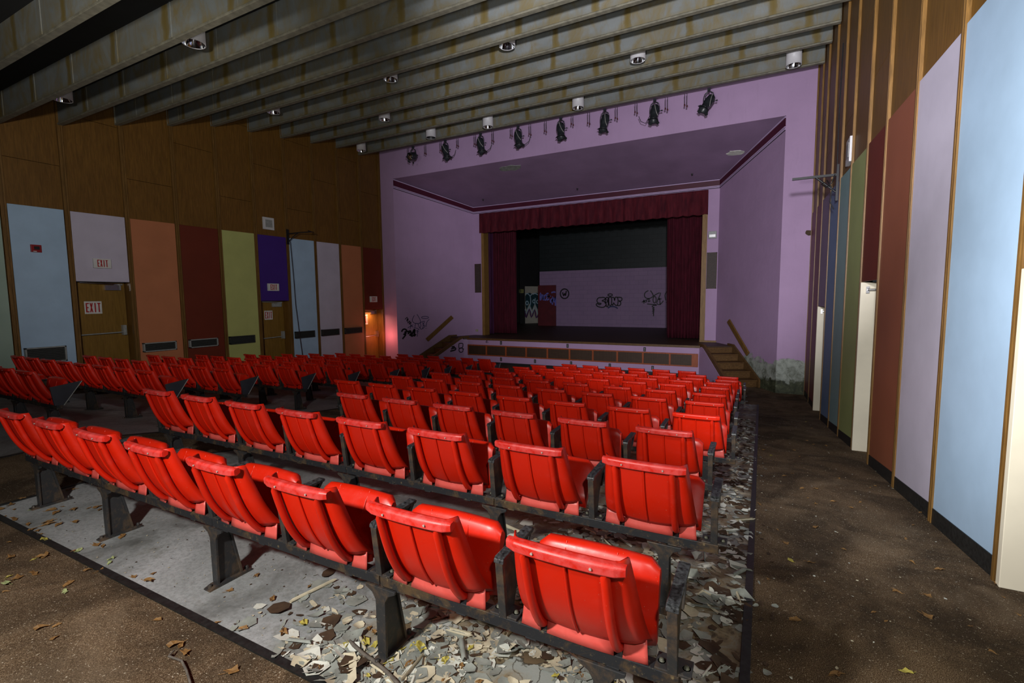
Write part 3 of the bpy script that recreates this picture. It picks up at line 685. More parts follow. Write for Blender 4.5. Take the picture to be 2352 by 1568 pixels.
# right wall
RJ = [12.5, 11.7, 10.92, 9.96, 9.06, 8.2, 7.22, 6.36, 5.38, 4.42, 3.42, 2.48, 1.55, 0.6]
RB = ['wine', 'wine', 'door', 'steel', 'teal', 'green', 'door', 'brown', 'lilac', 'blue', 'door', 'lime', 'cream']
RTOP = {2: 'plum', 6: 'maroon', 10: 'violet'}
Rwhere = ['against the stage front wall', 'second from the stage', 'above the far cream door', 'right of the far cream door', 'between the steel blue and olive panels', 'left of the tall maroon panel', 'above the middle open cream door', 'nearest side of the middle cream door', 'between the red brown and pale blue panels', 'large and bright, nearest full panel in view', 'above the open door at the right edge', 'behind the view', 'towards the rear right corner']
RT = 1.80
for k in range(13):
    ya, yb = RJ[k+1], RJ[k]; dd = RB[k] == 'door'; xa, xb = XR(ya), XR(yb)
    zt = ROOF(ya)+0.1; zf = fz(ya)
    dz = {2: -0.19, 6: 0.17, 10: 0.14}.get(k)
    seams = [2.55, 4.3] if k % 2 == 0 else [3.45]
    zs = [RT]+[s for s in seams if RT < s < zt]+[zt]
    def slab(z0, z1, g=0.004):
        RWm.hexa([(xa, ya+g, z0+g), (xa+0.1, ya+g, z0+g), (xb+0.1, yb-g, z0+g), (xb, yb-g, z0+g), (xa, ya+g, z1-g), (xa+0.1, ya+g, z1-g), (xb+0.1, yb-g, z1-g), (xb, yb-g, z1-g)])
    for a, b in zip(zs, zs[1:]): slab(a, b)
    RWm.hexa([(xa+.1, ya-.01, RT), (xa+0.14, ya-.01, RT), (xb+0.14, yb+.01, RT), (xb+.1, yb+.01, RT), (xa+.1, ya-.01, zt), (xa+0.14, ya-.01, zt), (xb+0.14, yb+.01, zt), (xb+.1, yb+.01, zt)])
    slab((dz+0.02) if dd else zf-0.3, RT, 0)
    col = RTOP.get(k, RB[k]); zb0 = dz if dd else fz(ya)+0.115; zb1 = dz if dd else fz(yb)+0.115
    o0 = 0.006; o1 = 0.018; g0, g1 = 0.045, 0.03
    p = MB(); P_ = lambda y, off, z: (XR(y)-off, y, z)
    y0_, y1_ = ya+g0, yb-g1
    p.hexa([P_(y0_, o0, zb0), P_(y0_, -0.004, zb0), P_(y1_, -0.004, zb1), P_(y1_, o1, zb1), P_(y0_, o0, RT), P_(y0_, -0.004, RT), P_(y1_, -0.004, RT), P_(y1_, o1, RT)])
    tag(p.build('wall_panel', M['p_'+col], bevel=0.003), '%s wall panel on the right wall, %s' % (names[col], Rwhere[k]), 'wall panel')
    if not dd:
        p = MB(); p.hexa([P_(y0_, o0+.004, fz(y0_)-.02), P_(y0_, 0, fz(y0_)-.02), P_(y1_, 0, fz(y1_)-.02), P_(y1_, o1+.004, fz(y1_)-.02), P_(y0_, o0+.004, zb0), P_(y0_, 0, zb0), P_(y1_, 0, zb1), P_(y1_, o1+.004, zb1)])
        struct(p.build('baseboard_right', M['rubber']))
for k in range(14):
    y = RJ[k]; x = XR(y); p = MB(); zt = ROOF(y-0.5)+0.1
    zl = fz(y)-0.02
    p.box(x-0.028, x+0.03, y-0.030, y-0.010, zl, zt); p.box(x-0.028, x+0.03, y+0.010, y+0.034, zl, zt); p.box(x-0.016, x+0.03, y-0.013, y+0.013, zl, zt)
    struct(p.build('trim_%d' % (30+k), M['wood_post']), 'slim wooden post between right wall panels')
struct(RWm.build('wall_right', M['wood_wall']), 'dark walnut veneer right wall')
# rear wall and corridor closures, out of view
p = MB(); p.box(XL-0.4, 1.9, -3.6, -3.5, -1.6, 3.3); struct(p.build('wall_rear', M['wood_wall']))
p = MB()
p.box(3.2, 3.3, -3.5, 12.5, -2.4, 1.9); p.box(1.3, 3.3, -3.5, 12.5, 1.86, 1.96)
struct(p.build('wall_corridor', M['dark']), 'dark corridor behind the right-hand doors')

# doors, left wall: leaf set back in its reveal
def exit_letters(parent, mat, w, h, place, th=0.003):
    """EXIT in condensed block capitals; place(u, v) -> point, u along 0..w, v up 0..h"""
    TH = [th]; st = h*0.2; lw = w*0.215; gap = (w-4*lw)/3
    mb = MB()
    def bar(pts, th=None):
        th = TH[0]
        a = [place(u, v, 0) for u, v in pts]; b = [place(u, v, th) for u, v in pts]; n = len(pts)
        mb.add(a+b, [tuple(range(n))[::-1], tuple(range(n, 2*n))]+[(i, (i+1) % n, n+(i+1) % n, n+i) for i in range(n)])
    def rect(u0, u1, v0, v1): bar([(u0, v0), (u1, v0), (u1, v1), (u0, v1)])
    s = min(st, lw*0.40)
    rect(0, s, 0, h); rect(s, lw, 0, s); rect(s, lw, h-s, h); rect(s, lw*0.85, h/2-s/2, h/2+s/2)
    u = lw+gap; bar([(u, 0), (u+s*.85, 0), (u+lw, h), (u+lw-s*.85, h)]); TH[0] *= 1.4; bar([(u+lw-s*.85, 0), (u+lw, 0), (u+s*.85, h), (u, h)]); TH[0] /= 1.4
    u = 2*(lw+gap)+lw*0.5-s/2; rect(u, u+s, 0, h)
    u = 3*(lw+gap); rect(u, u+lw, h-s, h); rect(u+lw/2-s/2, u+lw/2+s/2, 0, h-s)
    return mb.build('lettering', mat, parent)
XD = XL-0.22
doors = [(8, 0.41, 1, 'brown oak exit door nearest on the left wall'), (4, 0.01, 2, 'brown oak exit door in the middle of the left wall'), (0, -0.30, 3, 'warmly lit oak exit door beside the stage')]
for k, dz, n, lab in doors:
    ya, yb = PY[k+1]+0.02, PY[k]-0.02; zb = fz(ya)
    d = MB(); d.box(XD-0.045, XD, ya, yb-0.01, zb, dz); dob = d.build('door_%d' % n, M['wood_door'], bevel=0.003); struct(dob, lab)
    q = MB(); q.box(XD, XD+0.06, yb-0.36, yb-0.10, dz-0.16, dz-0.06); q.box(XD+0.005, XD+0.02, yb-0.20, yb-0.05, dz-0.06, dz-0.03)
    q.tube([(XD+0.05, yb-0.2, dz-0.04), (XD+0.09, yb-0.45, dz-0.03), (XD+0.03, yb-0.75, dz-0.02)], 0.012, 6)
    q.build('door_closer', M['metal'] if n != 2 else M['alu'], dob)
    zz = zb+1.04
    q = MB(); q.tube([(XD+0.06, ya+0.06, zz-0.02), (XD+0.07, yb-0.12, zz)], 0.013, 8); q.box(XD, XD+0.08, yb-0.12, yb-0.06, zz-0.06, zz+0.14); q.box(XD, XD+0.06, ya+0.03, ya+0.07, zz-0.05, zz+0.03)
    q.build('panic_bar', M['alu'] if n != 3 else M['metal'], dob)
# light falls in from outside through the gap of the stage-side door
lamp('doorway_light', 'AREA', (XD+0.20, 12.0, -0.42), 6.0, (1.0, 0.42, 0.22), (XD, 11.95, -1.6), 0.16)
lamp('doorway_light', 'POINT', (XL+0.27, 12.16, -1.2), 12, (1.0, 0.22, 0.15), None, 0.15)
# right-hand cream door leaves standing open at a right angle
for n, (yj, dz, lab) in enumerate([(3.39, 0.14, 'cream door leaf open at the right edge'), (7.18, 0.17, 'cream door leaf standing open in the middle of the right wall'), (10.88, -0.19, 'cream door leaf standing open at the stage end of the right wall')]):
    x0 = XR(yj)-0.03; zb = fz(yj)
    d = MB(); d.box(x0, x0+0.95, yj-0.045, yj, zb+0.005, dz-0.01); dob = d.build('door_%d' % (4+n), M['p_cream'], bevel=0.003); struct(dob, lab)
    q = MB(); q.box(x0+0.05, x0+0.08, yj-0.09, yj-0.045, dz-0.14, dz-0.06); q.tube([(x0+0.06, yj-0.09, dz-0.10), (x0+0.5, yj-0.12, dz-0.10)], 0.013, 8); q.build('door_closer', M['metal'], dob)

# signs and fittings on the left wall (u runs with +Y)
def wall_box(name, x, y0, y1, z0, z1, t, mat, bev=0.002):
    e = empty(name, (x, (y0+y1)/2, (z0+z1)/2)); b = MB(); b.box(0, t, -(y1-y0)/2, (y1-y0)/2, -(z1-z0)/2, (z1-z0)/2)
    return e, b
def exit_sign(name, x, y0, y1, z0, z1, t, lab, mat, m=0.10, plate='housing', wf=0.6):
    e, b = wall_box(name, x, y0, y1, z0, z1, t, mat); b.build(plate, mat, e, bevel=0.002)
    w = (y1-y0)*wf; h = (z1-z0)*0.74
    # seen from the room +Y is to the right on the left wall
    exit_letters(e, M['signred'], w, h, lambda u, v, th: (t+th, -w/2+u, -h/2+v))
    tag(e, lab, 'exit sign', 'exit signs')
exit_sign('exit_sign', XL+0.035, 4.52, 4.80, 0.67, 0.85, 0.05, 'white EXIT sign box on the pale lilac panel above the nearest door', M['sign'])
exit_sign('exit_sign', XL+0.03, 8.17, 8.48, 0.27, 0.46, 0.05, 'white EXIT sign box on the deep violet panel above the middle door', M['sign'])
exit_sign('exit_sign', XL+0.03, 11.83, 12.13, -0.06, 0.13, 0.05, 'white EXIT sign box on the maroon panel beside the stage', M['sign'])
exit_sign('exit_notice', XD+0.002, 4.43, 4.71, -0.215, 0.03, 0.004, 'white EXIT notice stuck on the nearest oak door', M['sign'], plate='plate', wf=0.84)
exit_sign('exit_notice', XD+0.002, 8.22, 8.46, -0.49, -0.25, 0.004, 'white EXIT notice stuck on the middle oak door', M['sign'], plate='plate', wf=0.84)
exit_sign('exit_notice', XD+0.002, 11.80, 11.96, -0.80, -0.47, 0.004, 'small notice on the lit door beside the stage', M['sign'], plate='plate', wf=0.84)
e, b = wall_box('fire_alarm', XL+0.028, 3.65, 3.79, 0.90, 1.03, 0.04, M['alarm']); b.build('housing', M['alarm'], e, bevel=0.003)
b = MB(); b.box(0.04, 0.05, -0.03, 0.04, -0.02, 0.035); b.build('strobe', M['black'], e); b = MB(); b.box(0.04, 0.046, -0.045, 0.0, -0.058, -0.045); b.build('label_strip', M['sign'], e)
tag(e, 'small red fire alarm on the pale blue panel left of the nearest door', 'fire alarm')
e, b = wall_box('wall_speaker', XL+0.002, 8.15, 8.46, 1.85, 2.16, 0.04, M['white']); b.build('frame', M['white'], e, bevel=0.003)
b = MB(); b.box(0.04, 0.046, -0.095, 0.095, -0.095, 0.095); b.build('grille', M['alu'], e)
tag(e, 'square white speaker on the wood above the violet panel', 'speaker')
e = empty('wall_speaker', (XR(8.35)-0.002, 8.35, 2.02)); b = MB(); b.box(-0.05, 0, -0.16, 0.16, -0.17, 0.17); b.build('frame', M['white'], e, bevel=0.003)
b = MB(); b.box(-0.056, -0.05, -0.1, 0.1, -0.1, 0.1); b.build('grille', M['alu'], e); tag(e, 'square white speaker high on the right wall above the olive panel', 'speaker')
# low grilles
for k, (a, b_) in {9: (3.44, 4.0), 7: (5.25, 5.88), 6: (6.16, 6.79), 5: (7.08, 7.72), 3: (8.93, 9.56), 2: (9.83, 10.46), 1: (10.70, 11.40)}.items():
    zc = -0.94 if k != 9 else -0.92; hh = 0.095 if k != 9 else 0.14
    off = XL+0.058
    e = empty('air_grille', (off, (a+b_)/2, zc)); w = (b_-a)/2
    f = MB(); f.box(-0.05, 0.03, -w, w, -hh, -hh+0.022); f.box(-0.05, 0.03, -w, w, hh-0.022, hh); f.box(-0.05, 0.03, -w, -w+0.022, -hh, hh); f.box(-0.05, 0.03, w-0.022, w, -hh, hh)
    f.build('frame', M['alu'] if k in (9, 7, 6) else M['grille'], e, bevel=0.002)
    f = MB(); n = 8
    for q in range(n): z = -hh+0.03+q*(2*hh-0.06)/(n-1); f.hexa([(0.0, -w+.02, z-.006), (0.02, -w+.02, z-.001), (0.02, w-.02, z-.001), (0, w-.02, z-.006), (0.0, -w+.02, z-.003), (0.02, -w+.02, z+.002), (0.02, w-.02, z+.002), (0, w-.02, z-.003)])
    f.box(-0.01, -0.004, -w+.01, w-.01, -hh+.01, hh-.01); f.build('louvres', M['grille'], e)
    tag(e, 'low horizontal metal air grille in the %s left-wall panel%s' % (names[LB[k]], {9: ' by the nearest door', 7: ' right of the nearest door', 3: ' crossed by the cable', 2: '', 1: ' near the stage'}.get(k, '')), 'air grille', 'left wall air grilles')
# brackets
e = empty('wall_bracket', (XL+0.05, 8.83, 1.72)); b = MB(); b.box(0, 0.03, -0.03, 0.03, -0.2, 0.2); b.build('back_plate', M['black'], e)
b = MB(); b.tube([(0.02, 0, 0.08), (0.3, 0.12, 0.11), (0.62, 0.25, 0.12)], 0.014, 6); b.tube([(0.62, 0.16, 0.14), (0.60, 0.36, 0.12)], 0.012, 6); b.build('arm', M['black'], e)
b = MB(); b.tube([(0.02, 0, -0.15), (0.15, 0.06, 0.0), (0.3, 0.12, 0.11)], 0.012, 6); b.build('brace', M['black'], e); tag(e, 'black metal television bracket on the left wall beside the violet panel', 'bracket')
b = MB(); b.tube([(XL+0.12, 8.86, 1.6), (XL+0.13, 8.90, 0.6), (XL+0.12, 8.93, -0.1), (XL+0.13, 9.0, -0.9), (XL+0.12, 9.08, -1.6), (XL+0.2, 9.10, -2.0)], 0.009, 6)
tag(b.build('hanging_cable', M['black']), 'black cable hanging down the pale blue panel from the left bracket', 'cable')
e = empty('wall_bracket', (XR(9.1)-0.042, 9.08, 1.72)); b = MB(); b.box(-0.03, 0, -0.03, 0.03, -0.25, 0.3); b.build('back_plate', M['black'], e)
b = MB(); b.box(-0.62, 0.0, -0.02, 0.02, 0.13, 0.165); b.build('arm', M['black'], e)
b = MB(); b.tube([(-0.02, 0, -0.12), (-0.3, 0, 0.14)], 0.016, 6); b.build('brace', M['black'], e)
b = MB(); b.tube([(-0.05, -0.02, 0.15), (-0.09, -0.05, 0.02), (-0.16, -0.05, -0.04), (-0.22, -0.03, 0.02), (-0.15, 0, 0.08), (-0.08, -0.02, -0.06), (-0.10, -0.02, -0.25), (-0.05, -0.04, -0.38)], 0.009, 6)
b.tube([(-0.02, 0.03, 0.2), (-0.03, 0.02, 1.0), (-0.02, 0.03, 2.1)], 0.008, 6); b.build('loose_cable', M['black'], e)
tag(e, 'black metal television bracket with loose cable high on the right wall', 'bracket')
# ------------------------------------------------------------------ proscenium: front wall, splays, soffit, stage
YP, YI, YS = 12.5, 15.4, 14.1
ZS = -1.34
oL, oR, iL, iR = -10.88, 0.33, -9.6, -1.2
ZO, ZI = 3.96, 3.40
def onL(y): return oL+(iL-oL)*(y-YP)/(YI-YP)
def onR(y): return oR+(iR-oR)*(y-YP)/(YI-YP)
b = MB(); b.box(XL-0.2, oL, YP, YP+0.2, -2.35, 5.1); struct(b.build('wall_front', M['lav']), 'lavender front wall strip left of the stage recess')
b = MB(); b.box(oR, XR(YP)+0.1, YP, YP+0.2, -2.35, 5.1); struct(b.build('wall_front', M['lav_bad']), 'lavender front wall strip right of the stage recess, plaster peeling at the foot')
b = MB(); b.box(oL, oR, YP, YP+0.2, ZO, 5.1); struct(b.build('wall_front', M['lav']), 'lavender wall above the stage recess')
def wallslab(name, A, B, z0, z1, t, mat, z1b=None):
    (ax, ay), (bx, by) = A, B; d = Vector((bx-ax, by-ay, 0)).normalized(); n = Vector((d.y, -d.x, 0))*-t
    z1b = z1 if z1b is None else z1b
    m = MB(); m.hexa([(ax, ay, z0), (bx, by, z0), (bx+n.x, by+n.y, z0), (ax+n.x, ay+n.y, z0), (ax, ay, z1), (bx, by, z1b), (bx+n.x, by+n.y, z1b), (ax+n.x, ay+n.y, z1)])
    return m.build(name, mat)
struct(wallslab('wall_splay_left', (oL, YP+.002), (iL, YI), -2.35, ZO+.1, 0.15, M['lav'], ZI+.1), 'left angled lavender side wall of the stage recess')
struct(wallslab('wall_splay_right', (iR, YI), (oR, YP+.002), -2.35, ZI+.1, 0.15, M['lav_bad'], ZO+.1), 'right angled lavender side wall of the stage recess, damaged at the foot')
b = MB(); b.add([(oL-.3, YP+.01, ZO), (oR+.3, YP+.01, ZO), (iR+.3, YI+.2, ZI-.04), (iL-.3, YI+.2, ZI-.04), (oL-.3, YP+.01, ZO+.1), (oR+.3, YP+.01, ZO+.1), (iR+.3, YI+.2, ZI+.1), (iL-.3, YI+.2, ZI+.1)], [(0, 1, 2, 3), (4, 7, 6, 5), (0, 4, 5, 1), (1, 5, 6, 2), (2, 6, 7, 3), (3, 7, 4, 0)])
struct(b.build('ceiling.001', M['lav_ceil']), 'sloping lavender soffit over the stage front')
# arch wall with opening
AL, AR, AT = -9.26, -1.53, 2.95
b = MB(); b.box(iL-.2, AL, YI, YI+.3, -1.36, 3.45); b.box(AR, iR+.2, YI, YI+.3, -1.36, 3.45); b.box(AL, AR, YI, YI+.3, AT, 3.45)
struct(b.build('wall_arch', M['lav']), 'lavender wall around the stage opening')
# cornice band along the three sides
def band(name, off, top0, top1, mat, t):
    """top0/top1 measured as fraction of the cornice height, follows the sloping soffit"""
    m = MB(); pts = [(oL, YP+.01, ZO, 0.32), (iL, YI, ZI, 0.26), (iR, YI, ZI, 0.26), (oR, YP+.01, ZO, 0.32)]
    nrm = [Vector((1, -0.44, 0)).normalized()*1.0, Vector((0.35, -1, 0)).normalized()*1.1, Vector((-0.35, -1, 0)).normalized()*1.1, Vector((-1, -0.5, 0)).normalized()]
    vs = []
    for (x, y, z, h), n in zip(pts, nrm):
        n = n*t
        for zz, o in ((z-h*top1, 0), (z-h*top1, 1), (z-h*top0, 1), (z-h*top0, 0)): vs.append((x+n.x*o, y+n.y*o, zz))
    m.add(vs, [(4*i+k, 4*i+(k+1) % 4, 4*i+4+(k+1) % 4, 4*i+4+k) for i in range(3) for k in range(4)]+[(0, 1, 2, 3), (12, 15, 14, 13)])
    return struct(m.build(name, mat))
band('trim_50', 0, 0.0, 0.04, M['ledge_dark'], 0.01); band('trim_51', 0, 0.04, 0.13, M['lav_line'], 0.03); band('trim_52', 0, 0.13, 0.70, M['maroon'], 0.015)
band('trim_53', 0, 0.70, 0.78, M['lav_line'], 0.025); band('trim_54', 0, 0.78, 0.82, M['ledge_dark'], 0.01); band('trim_55', 0, 0.82, 0.92, M['lav_line'], 0.02); band('trim_56', 0, 0.92, 0.98, M['ledge_dark'], 0.008)
# soffit blemishes
def soff(x, y): return ZO+(ZI-.04-ZO)*(y-YP)/(YI+.2-YP)
def blot(x, y, r, mat, name, lab, cat, sx=1.6, seed=1):
    rg = random.Random(seed); m = MB(); n = 14
    ring = [(x+r*sx*(0.75+0.5*rg.random())*math.cos(2*PI*k/n), y+r*(0.75+0.5*rg.random())*math.sin(2*PI*k/n)) for k in range(n)]
    m.add([(a, c_, soff(a, c_)-0.004-0.01*rg.random()) for a, c_ in ring]+[(a, c_, soff(a, c_)+0.002) for a, c_ in ring], [tuple(range(n))[::-1]]+[(k, (k+1) % n, n+(k+1) % n, n+k) for k in range(n)])
    tag(m.build(name, mat), lab, cat)
blot(-6.75, 12.95, 0.16, M['flake_g'], 'peeled_paint_patch', 'grey peeling paint patch on the soffit above the stage, left of centre', 'paint patch', 2.2, 3)
blot(-0.75, 13.9, 0.13, M['flake_w'], 'peeled_paint_patch', 'pale torn paint patch on the soffit near its right corner', 'paint patch', 1.6, 5)
for x, y, lab in ((-8.85, 14.85, 'left'), (-5.37, 14.9, 'middle'), (-1.9, 14.85, 'right')):
    m = MB(); m.lathe([(0.001, -0.05), (0.02, -0.045), (0.025, -0.03), (0.01, -0.02), (0.035, 0.0), (0.035, 0.02)], 10, (x, y, soff(x, y)))
    tag(m.build('sprinkler_head', M['black']), 'tiny dark sprinkler head on the soffit, %s of three' % lab, 'sprinkler', 'sprinkler heads')
# hole in front wall right
m = MB(); rg = random.Random(2); n = 11; rad = [0.05+0.025*rg.random() for _ in range(n)]
m.add([(0.86+rad[k]*math.cos(2*PI*k/n)*1.1, YP-0.004, 1.39+rad[k]*math.sin(2*PI*k/n)) for k in range(n)]+[(0.86+rad[k]*math.cos(2*PI*k/n)*1.1, YP+0.002, 1.39+rad[k]*math.sin(2*PI*k/n)) for k in range(n)], [tuple(range(n))]+[(k, n+k, n+(k+1) % n, (k+1) % n) for k in range(n)])
tag(m.build('plaster_hole', M['flake_d']), 'small brown hole in the lavender front wall near the right panels', 'hole')

# stage platform
SL, SR = -9.10, -1.51
kL, kR = (-9.40, YS+.02), (-1.36, YS+.0)     # where the stair strings begin
b = MB()
poly = [(SL, YS), (SR, YS), (-1.40, 14.0), (onR(14.38), 14.38), (iR, YI), (AR, YI), (AR, 16), (2.5, 16), (2.5, 26.5), (-14.5, 26.5), (-14.5, 16), (AL, 16), (AL, YI), (iL, YI), (onL(14.38), 14.38), (-9.21, 14.0)]
b.prism(poly, 'z', ZS-0.05, ZS)
struct(b.build('floor.001', M['wood_stage']), 'dark worn wooden stage floor')
b = MB(); b.box(SL-.02, SR+.02, YS-0.03, YS+0.01, ZS-0.06, ZS+0.004); struct(b.build('trim_60', M['wood_stair']), 'wooden nosing along the stage edge')
zf = -2.24
b = MB(); b.box(SL, SR, YS, YS+.1, zf, ZS-0.05); struct(b.build('wall_stage_front', M['lav']), 'lavender stage front')
b = MB(); b.box(SL, SR, YS-0.015, YS, zf, zf+0.10); struct(b.build('baseboard_stage', M['rubber']))
# stairs against the splays: five risers running down along each splay
H = (ZS+2.22)/5
def stairs(side, lab):
    d = (Vector((oR, YP, 0))-Vector((iR, YI, 0))).normalized() if side > 0 else (Vector((oL, YP, 0))-Vector((iL, YI, 0))).normalized()
    w = Vector((d.y, -d.x, 0))*(-1 if side > 0 else 1)      # pointing from the splay into the stage ... outward from wall
    if side > 0: w = Vector((-abs(w.x), -abs(w.y), 0)) if False else w
    P0 = Vector((onR(14.34), 14.34, 0)) if side > 0 else Vector((onL(14.34), 14.34, 0))
    cx = Vector((CX, 14, 0))
    if (P0+w-cx).length > (P0-w-cx).length: w = -w
    e = empty('stage_stairs', (P0.x, P0.y, -2.22)); o = Vector((P0.x, P0.y, -2.22))
    def pt(a, s, z): q = P0+w*a+d*s; return (q.x-o.x, q.y-o.y, z-o.z)
    def blk(m, a0, a1, s0, s1, z0, z1): m.hexa([pt(a0, s0, z0), pt(a1, s0, z0), pt(a1, s1, z0), pt(a0, s1, z0), pt(a0, s0, z1), pt(a1, s0, z1), pt(a1, s1, z1), pt(a0, s1, z1)])
    run = 0.335; wi = 0.74
    for i in range(5):
        zt = ZS-H*(i+1); m = MB(); blk(m, 0.06, 0.06+wi, i*run-0.02, i*run, zt, zt+H-0.03); m.build('riser', M['wood_stair'], e)
        if i < 4: m = MB(); blk(m, 0.05, 0.07+wi, i*run-0.02, (i+1)*run+0.03, zt-0.032, zt); m.build('tread', M['wood_stair'], e, bevel=0.008)
    L = 4*run+0.10
    for a0, a1, nm in ((0.012, 0.06, 'wall_string'), (0.06+wi, 0.12+wi, 'outer_string')):
        m = MB(); z = lambda s: ZS-0.02-(s-0.0)*H/run
        m.add([pt(a0, -0.3, ZS-0.2), pt(a0, -0.3, ZS+0.055), pt(a0, 0.02, ZS+0.055), pt(a0, L, z(L)+0.10), pt(a0, L, -2.22), pt(a0, L-0.15, -2.22)]+[pt(a1, -0.3, ZS-0.2), pt(a1, -0.3, ZS+0.055), pt(a1, 0.02, ZS+0.055), pt(a1, L, z(L)+0.10), pt(a1, L, -2.22), pt(a1, L-0.15, -2.22)],
              [(0, 1, 2, 3, 4, 5), (11, 10, 9, 8, 7, 6)]+[(k, 6+k, 6+(k+1) % 6, (k+1) % 6) for k in range(6)])
        m.build(nm, M['wood_stair'], e)
    tag(e, lab, 'stairs')
    # lavender cheek below the outer string
    m = MB(); a0, a1 = 0.125+wi, 0.135+wi
    def wp(a, s, z): q = P0+w*a+d*s; return (q.x, q.y, z)
    zz = lambda s: ZS-0.06-s*H/run
    m.add([wp(a0, -0.05, zf), wp(a0, -0.05, ZS-0.02), wp(a0, 0.05, ZS-0.05), wp(a0, L, zz(L)), wp(a0, L, zf)]+[wp(a1, -0.05, zf), wp(a1, -0.05, ZS-0.02), wp(a1, 0.05, ZS-0.05), wp(a1, L, zz(L)), wp(a1, L, zf)], [(0, 1, 2, 3, 4), (9, 8, 7, 6, 5)]+[(k, 5+k, 5+(k+1) % 5, (k+1) % 5) for k in range(5)])
    q = P0+w*a1+d*(-0.05); C0 = (SR, YS) if side > 0 else (SL, YS)
    m2 = [(C0[0], C0[1], zf), (q.x, q.y, zf), (q.x, q.y, ZS-0.02), (C0[0], C0[1], ZS-0.05)]
    m.add(m2+[(x, y+0.02, z) for x, y, z in m2], [(0, 1, 2, 3), (7, 6, 5, 4)])
    struct(m.build('wall_stair_cheek', M['lav']), 'lavender side of the stage stairs')
stairs(1, 'worn wooden steps up to the right side of the stage'); stairs(-1, 'worn wooden steps up to the left side of the stage, seen edge on')
# wooden handrail boards on the splays
def on_splay(side, u, z, off=0.0):
    A, B = (Vector((oL, YP)), Vector((iL, YI))) if side < 0 else (Vector((oR, YP)), Vector((iR, YI)))
    d = (B-A).normalized(); n = Vector((d.y, -d.x)); 
    if (A+n-Vector((CX, 13))).length > (A-n-Vector((CX, 13))).length: n = -n
    q = A+d*u+n*off; return (q.x, q.y, z)
for side, pts, lab in ((-1, [(2.074, -.572), (2.171, -.675), (1.11, -1.463), (1.019, -1.353)], 'straight wooden handrail board on the left angled wall'), (1, [(2.39, -.695), (2.26, -.608), (1.125, -1.406), (1.233, -1.501)], 'straight wooden handrail board on the right angled wall')):
    c0 = Vector(on_splay(side, *pts[0], 0.0)); e = empty('handrail', c0); m = MB()
    L4 = [[Vector(on_splay(side, u, z, o))-Vector(c0) for u, z in pts] for o in (0.05, 0.09)]
    m.add(L4[0]+L4[1], [(0, 1, 2, 3), (7, 6, 5, 4)]+[(k, 4+k, 4+(k+1) % 4, (k+1) % 4) for k in range(4)]); m.build('rail_board', M['wood_frame'] if False else M['wood_post'], e, bevel=0.01)
    m = MB()
    for f in (0.12, 0.85):
        u = pts[0][0]+(pts[3][0]-pts[0][0])*f; z = (pts[0][1]+pts[1][1])/2+(pts[3][1]-pts[0][1])*f
        m.tube([Vector(on_splay(side, u, z, 0.0))-Vector(c0), Vector(on_splay(side, u, z, 0.055))-Vector(c0)], 0.014, 8)
    m.build('wall_bracket', M['alu'], e); tag(e, lab, 'handrail')
# grille band in the stage front: ten openings
gx0, gx1, gz0, gz1 = SL+0.0, SR-0.02, -1.935, -1.565
m = MB(); y0, y1 = YS-0.035, YS-0.002
m.box(gx0, gx1, y0, y1, gz1-0.035, gz1); m.box(gx0, gx1, y0, y1, gz0, gz0+0.035)
for k in range(11):
    x = gx0+(gx1-gx0)*k/10; m.box(max(gx0, x-0.025), min(gx1, x+0.025), y0, y1, gz0+.035, gz1-.035)
m.box(gx1-0.17, gx1, y0+.005, y1, gz0+.035, gz1-.035)
e = empty('stage_front_grille', ((gx0+gx1)/2, YS, gz0))
fo = m.build('frame', M['wood_orange']); fo.parent = e; fo.matrix_parent_inverse = Matrix.Translation(-Vector(e.location)); fo['label'] = 'orange stained wooden frame of ten openings'
for k in range(10):
    xa, xb = gx0+(gx1-gx0)*k/10+.025, gx0+(gx1-gx0)*(k+1)/10-.025; m = MB()
    m.box(xa, xb, YS-0.004, YS-0.001, gz0+.03, gz1-.03)
    n = 15
    for q in range(n):
        x = xa+(xb-xa)*(q+.5)/n; m.box(x-0.009, x+0.009, YS-0.02, YS-0.006, gz0+.035, gz1-.035)
    so = m.build('slatted_grille', M['wood_stage']); so.parent = e; so.matrix_parent_inverse = Matrix.Translation(-Vector(e.location))
tag(e, 'long wooden air grille of ten openings across the stage front', 'grille')
for i, (u, z) in enumerate([(1.32, -1.47), (3.71, -1.484), (6.10, -1.495), (1.315, -2.03), (2.58, -2.03), (3.83, -2.03), (5.07, -2.03), (6.335, -2.03)]):
    e = empty('stage_outlet', (SL+u, YS, z)); m = MB(); m.box(-0.035, 0.035, -0.012, 0, -0.06, 0.06); m.build('cover_plate', M['black'], e, bevel=0.003)
    m = MB(); m.box(-0.012, 0.012, -0.016, -0.012, 0.01, 0.035); m.box(-0.012, 0.012, -0.016, -0.012, -0.035, -0.01); m.build('sockets', M['alu'], e)
    tag(e, 'small dark outlet plate on the stage front %s the grille, %s from the left' % (('above', ordn[i]) if i < 3 else ('below', ordn[i-3])), 'outlet', 'stage front outlets')
# opening frame
m = MB(); m.box(AL-0.02, AL+0.09, YI-0.012, YI+0.32, ZS, AT-.06); struct(m.build('trim_61', M['wood_frame']), 'golden oak jamb left of the stage opening')
m = MB(); m.box(AR-0.12, AR+0.02, YI-0.012, YI+0.32, ZS, AT-.06); m.box(AR-0.12, iR+0.02, YI-0.05, YI, ZS, ZS+0.05); struct(m.build('trim_62', M['wood_frame']), 'golden oak jamb right of the stage opening')
m = MB(); m.box(AL-0.02, AR+0.02, YI-0.02, YI+0.32, AT-0.06, AT+.02); struct(m.build('trim_63', M['wood_frame']))
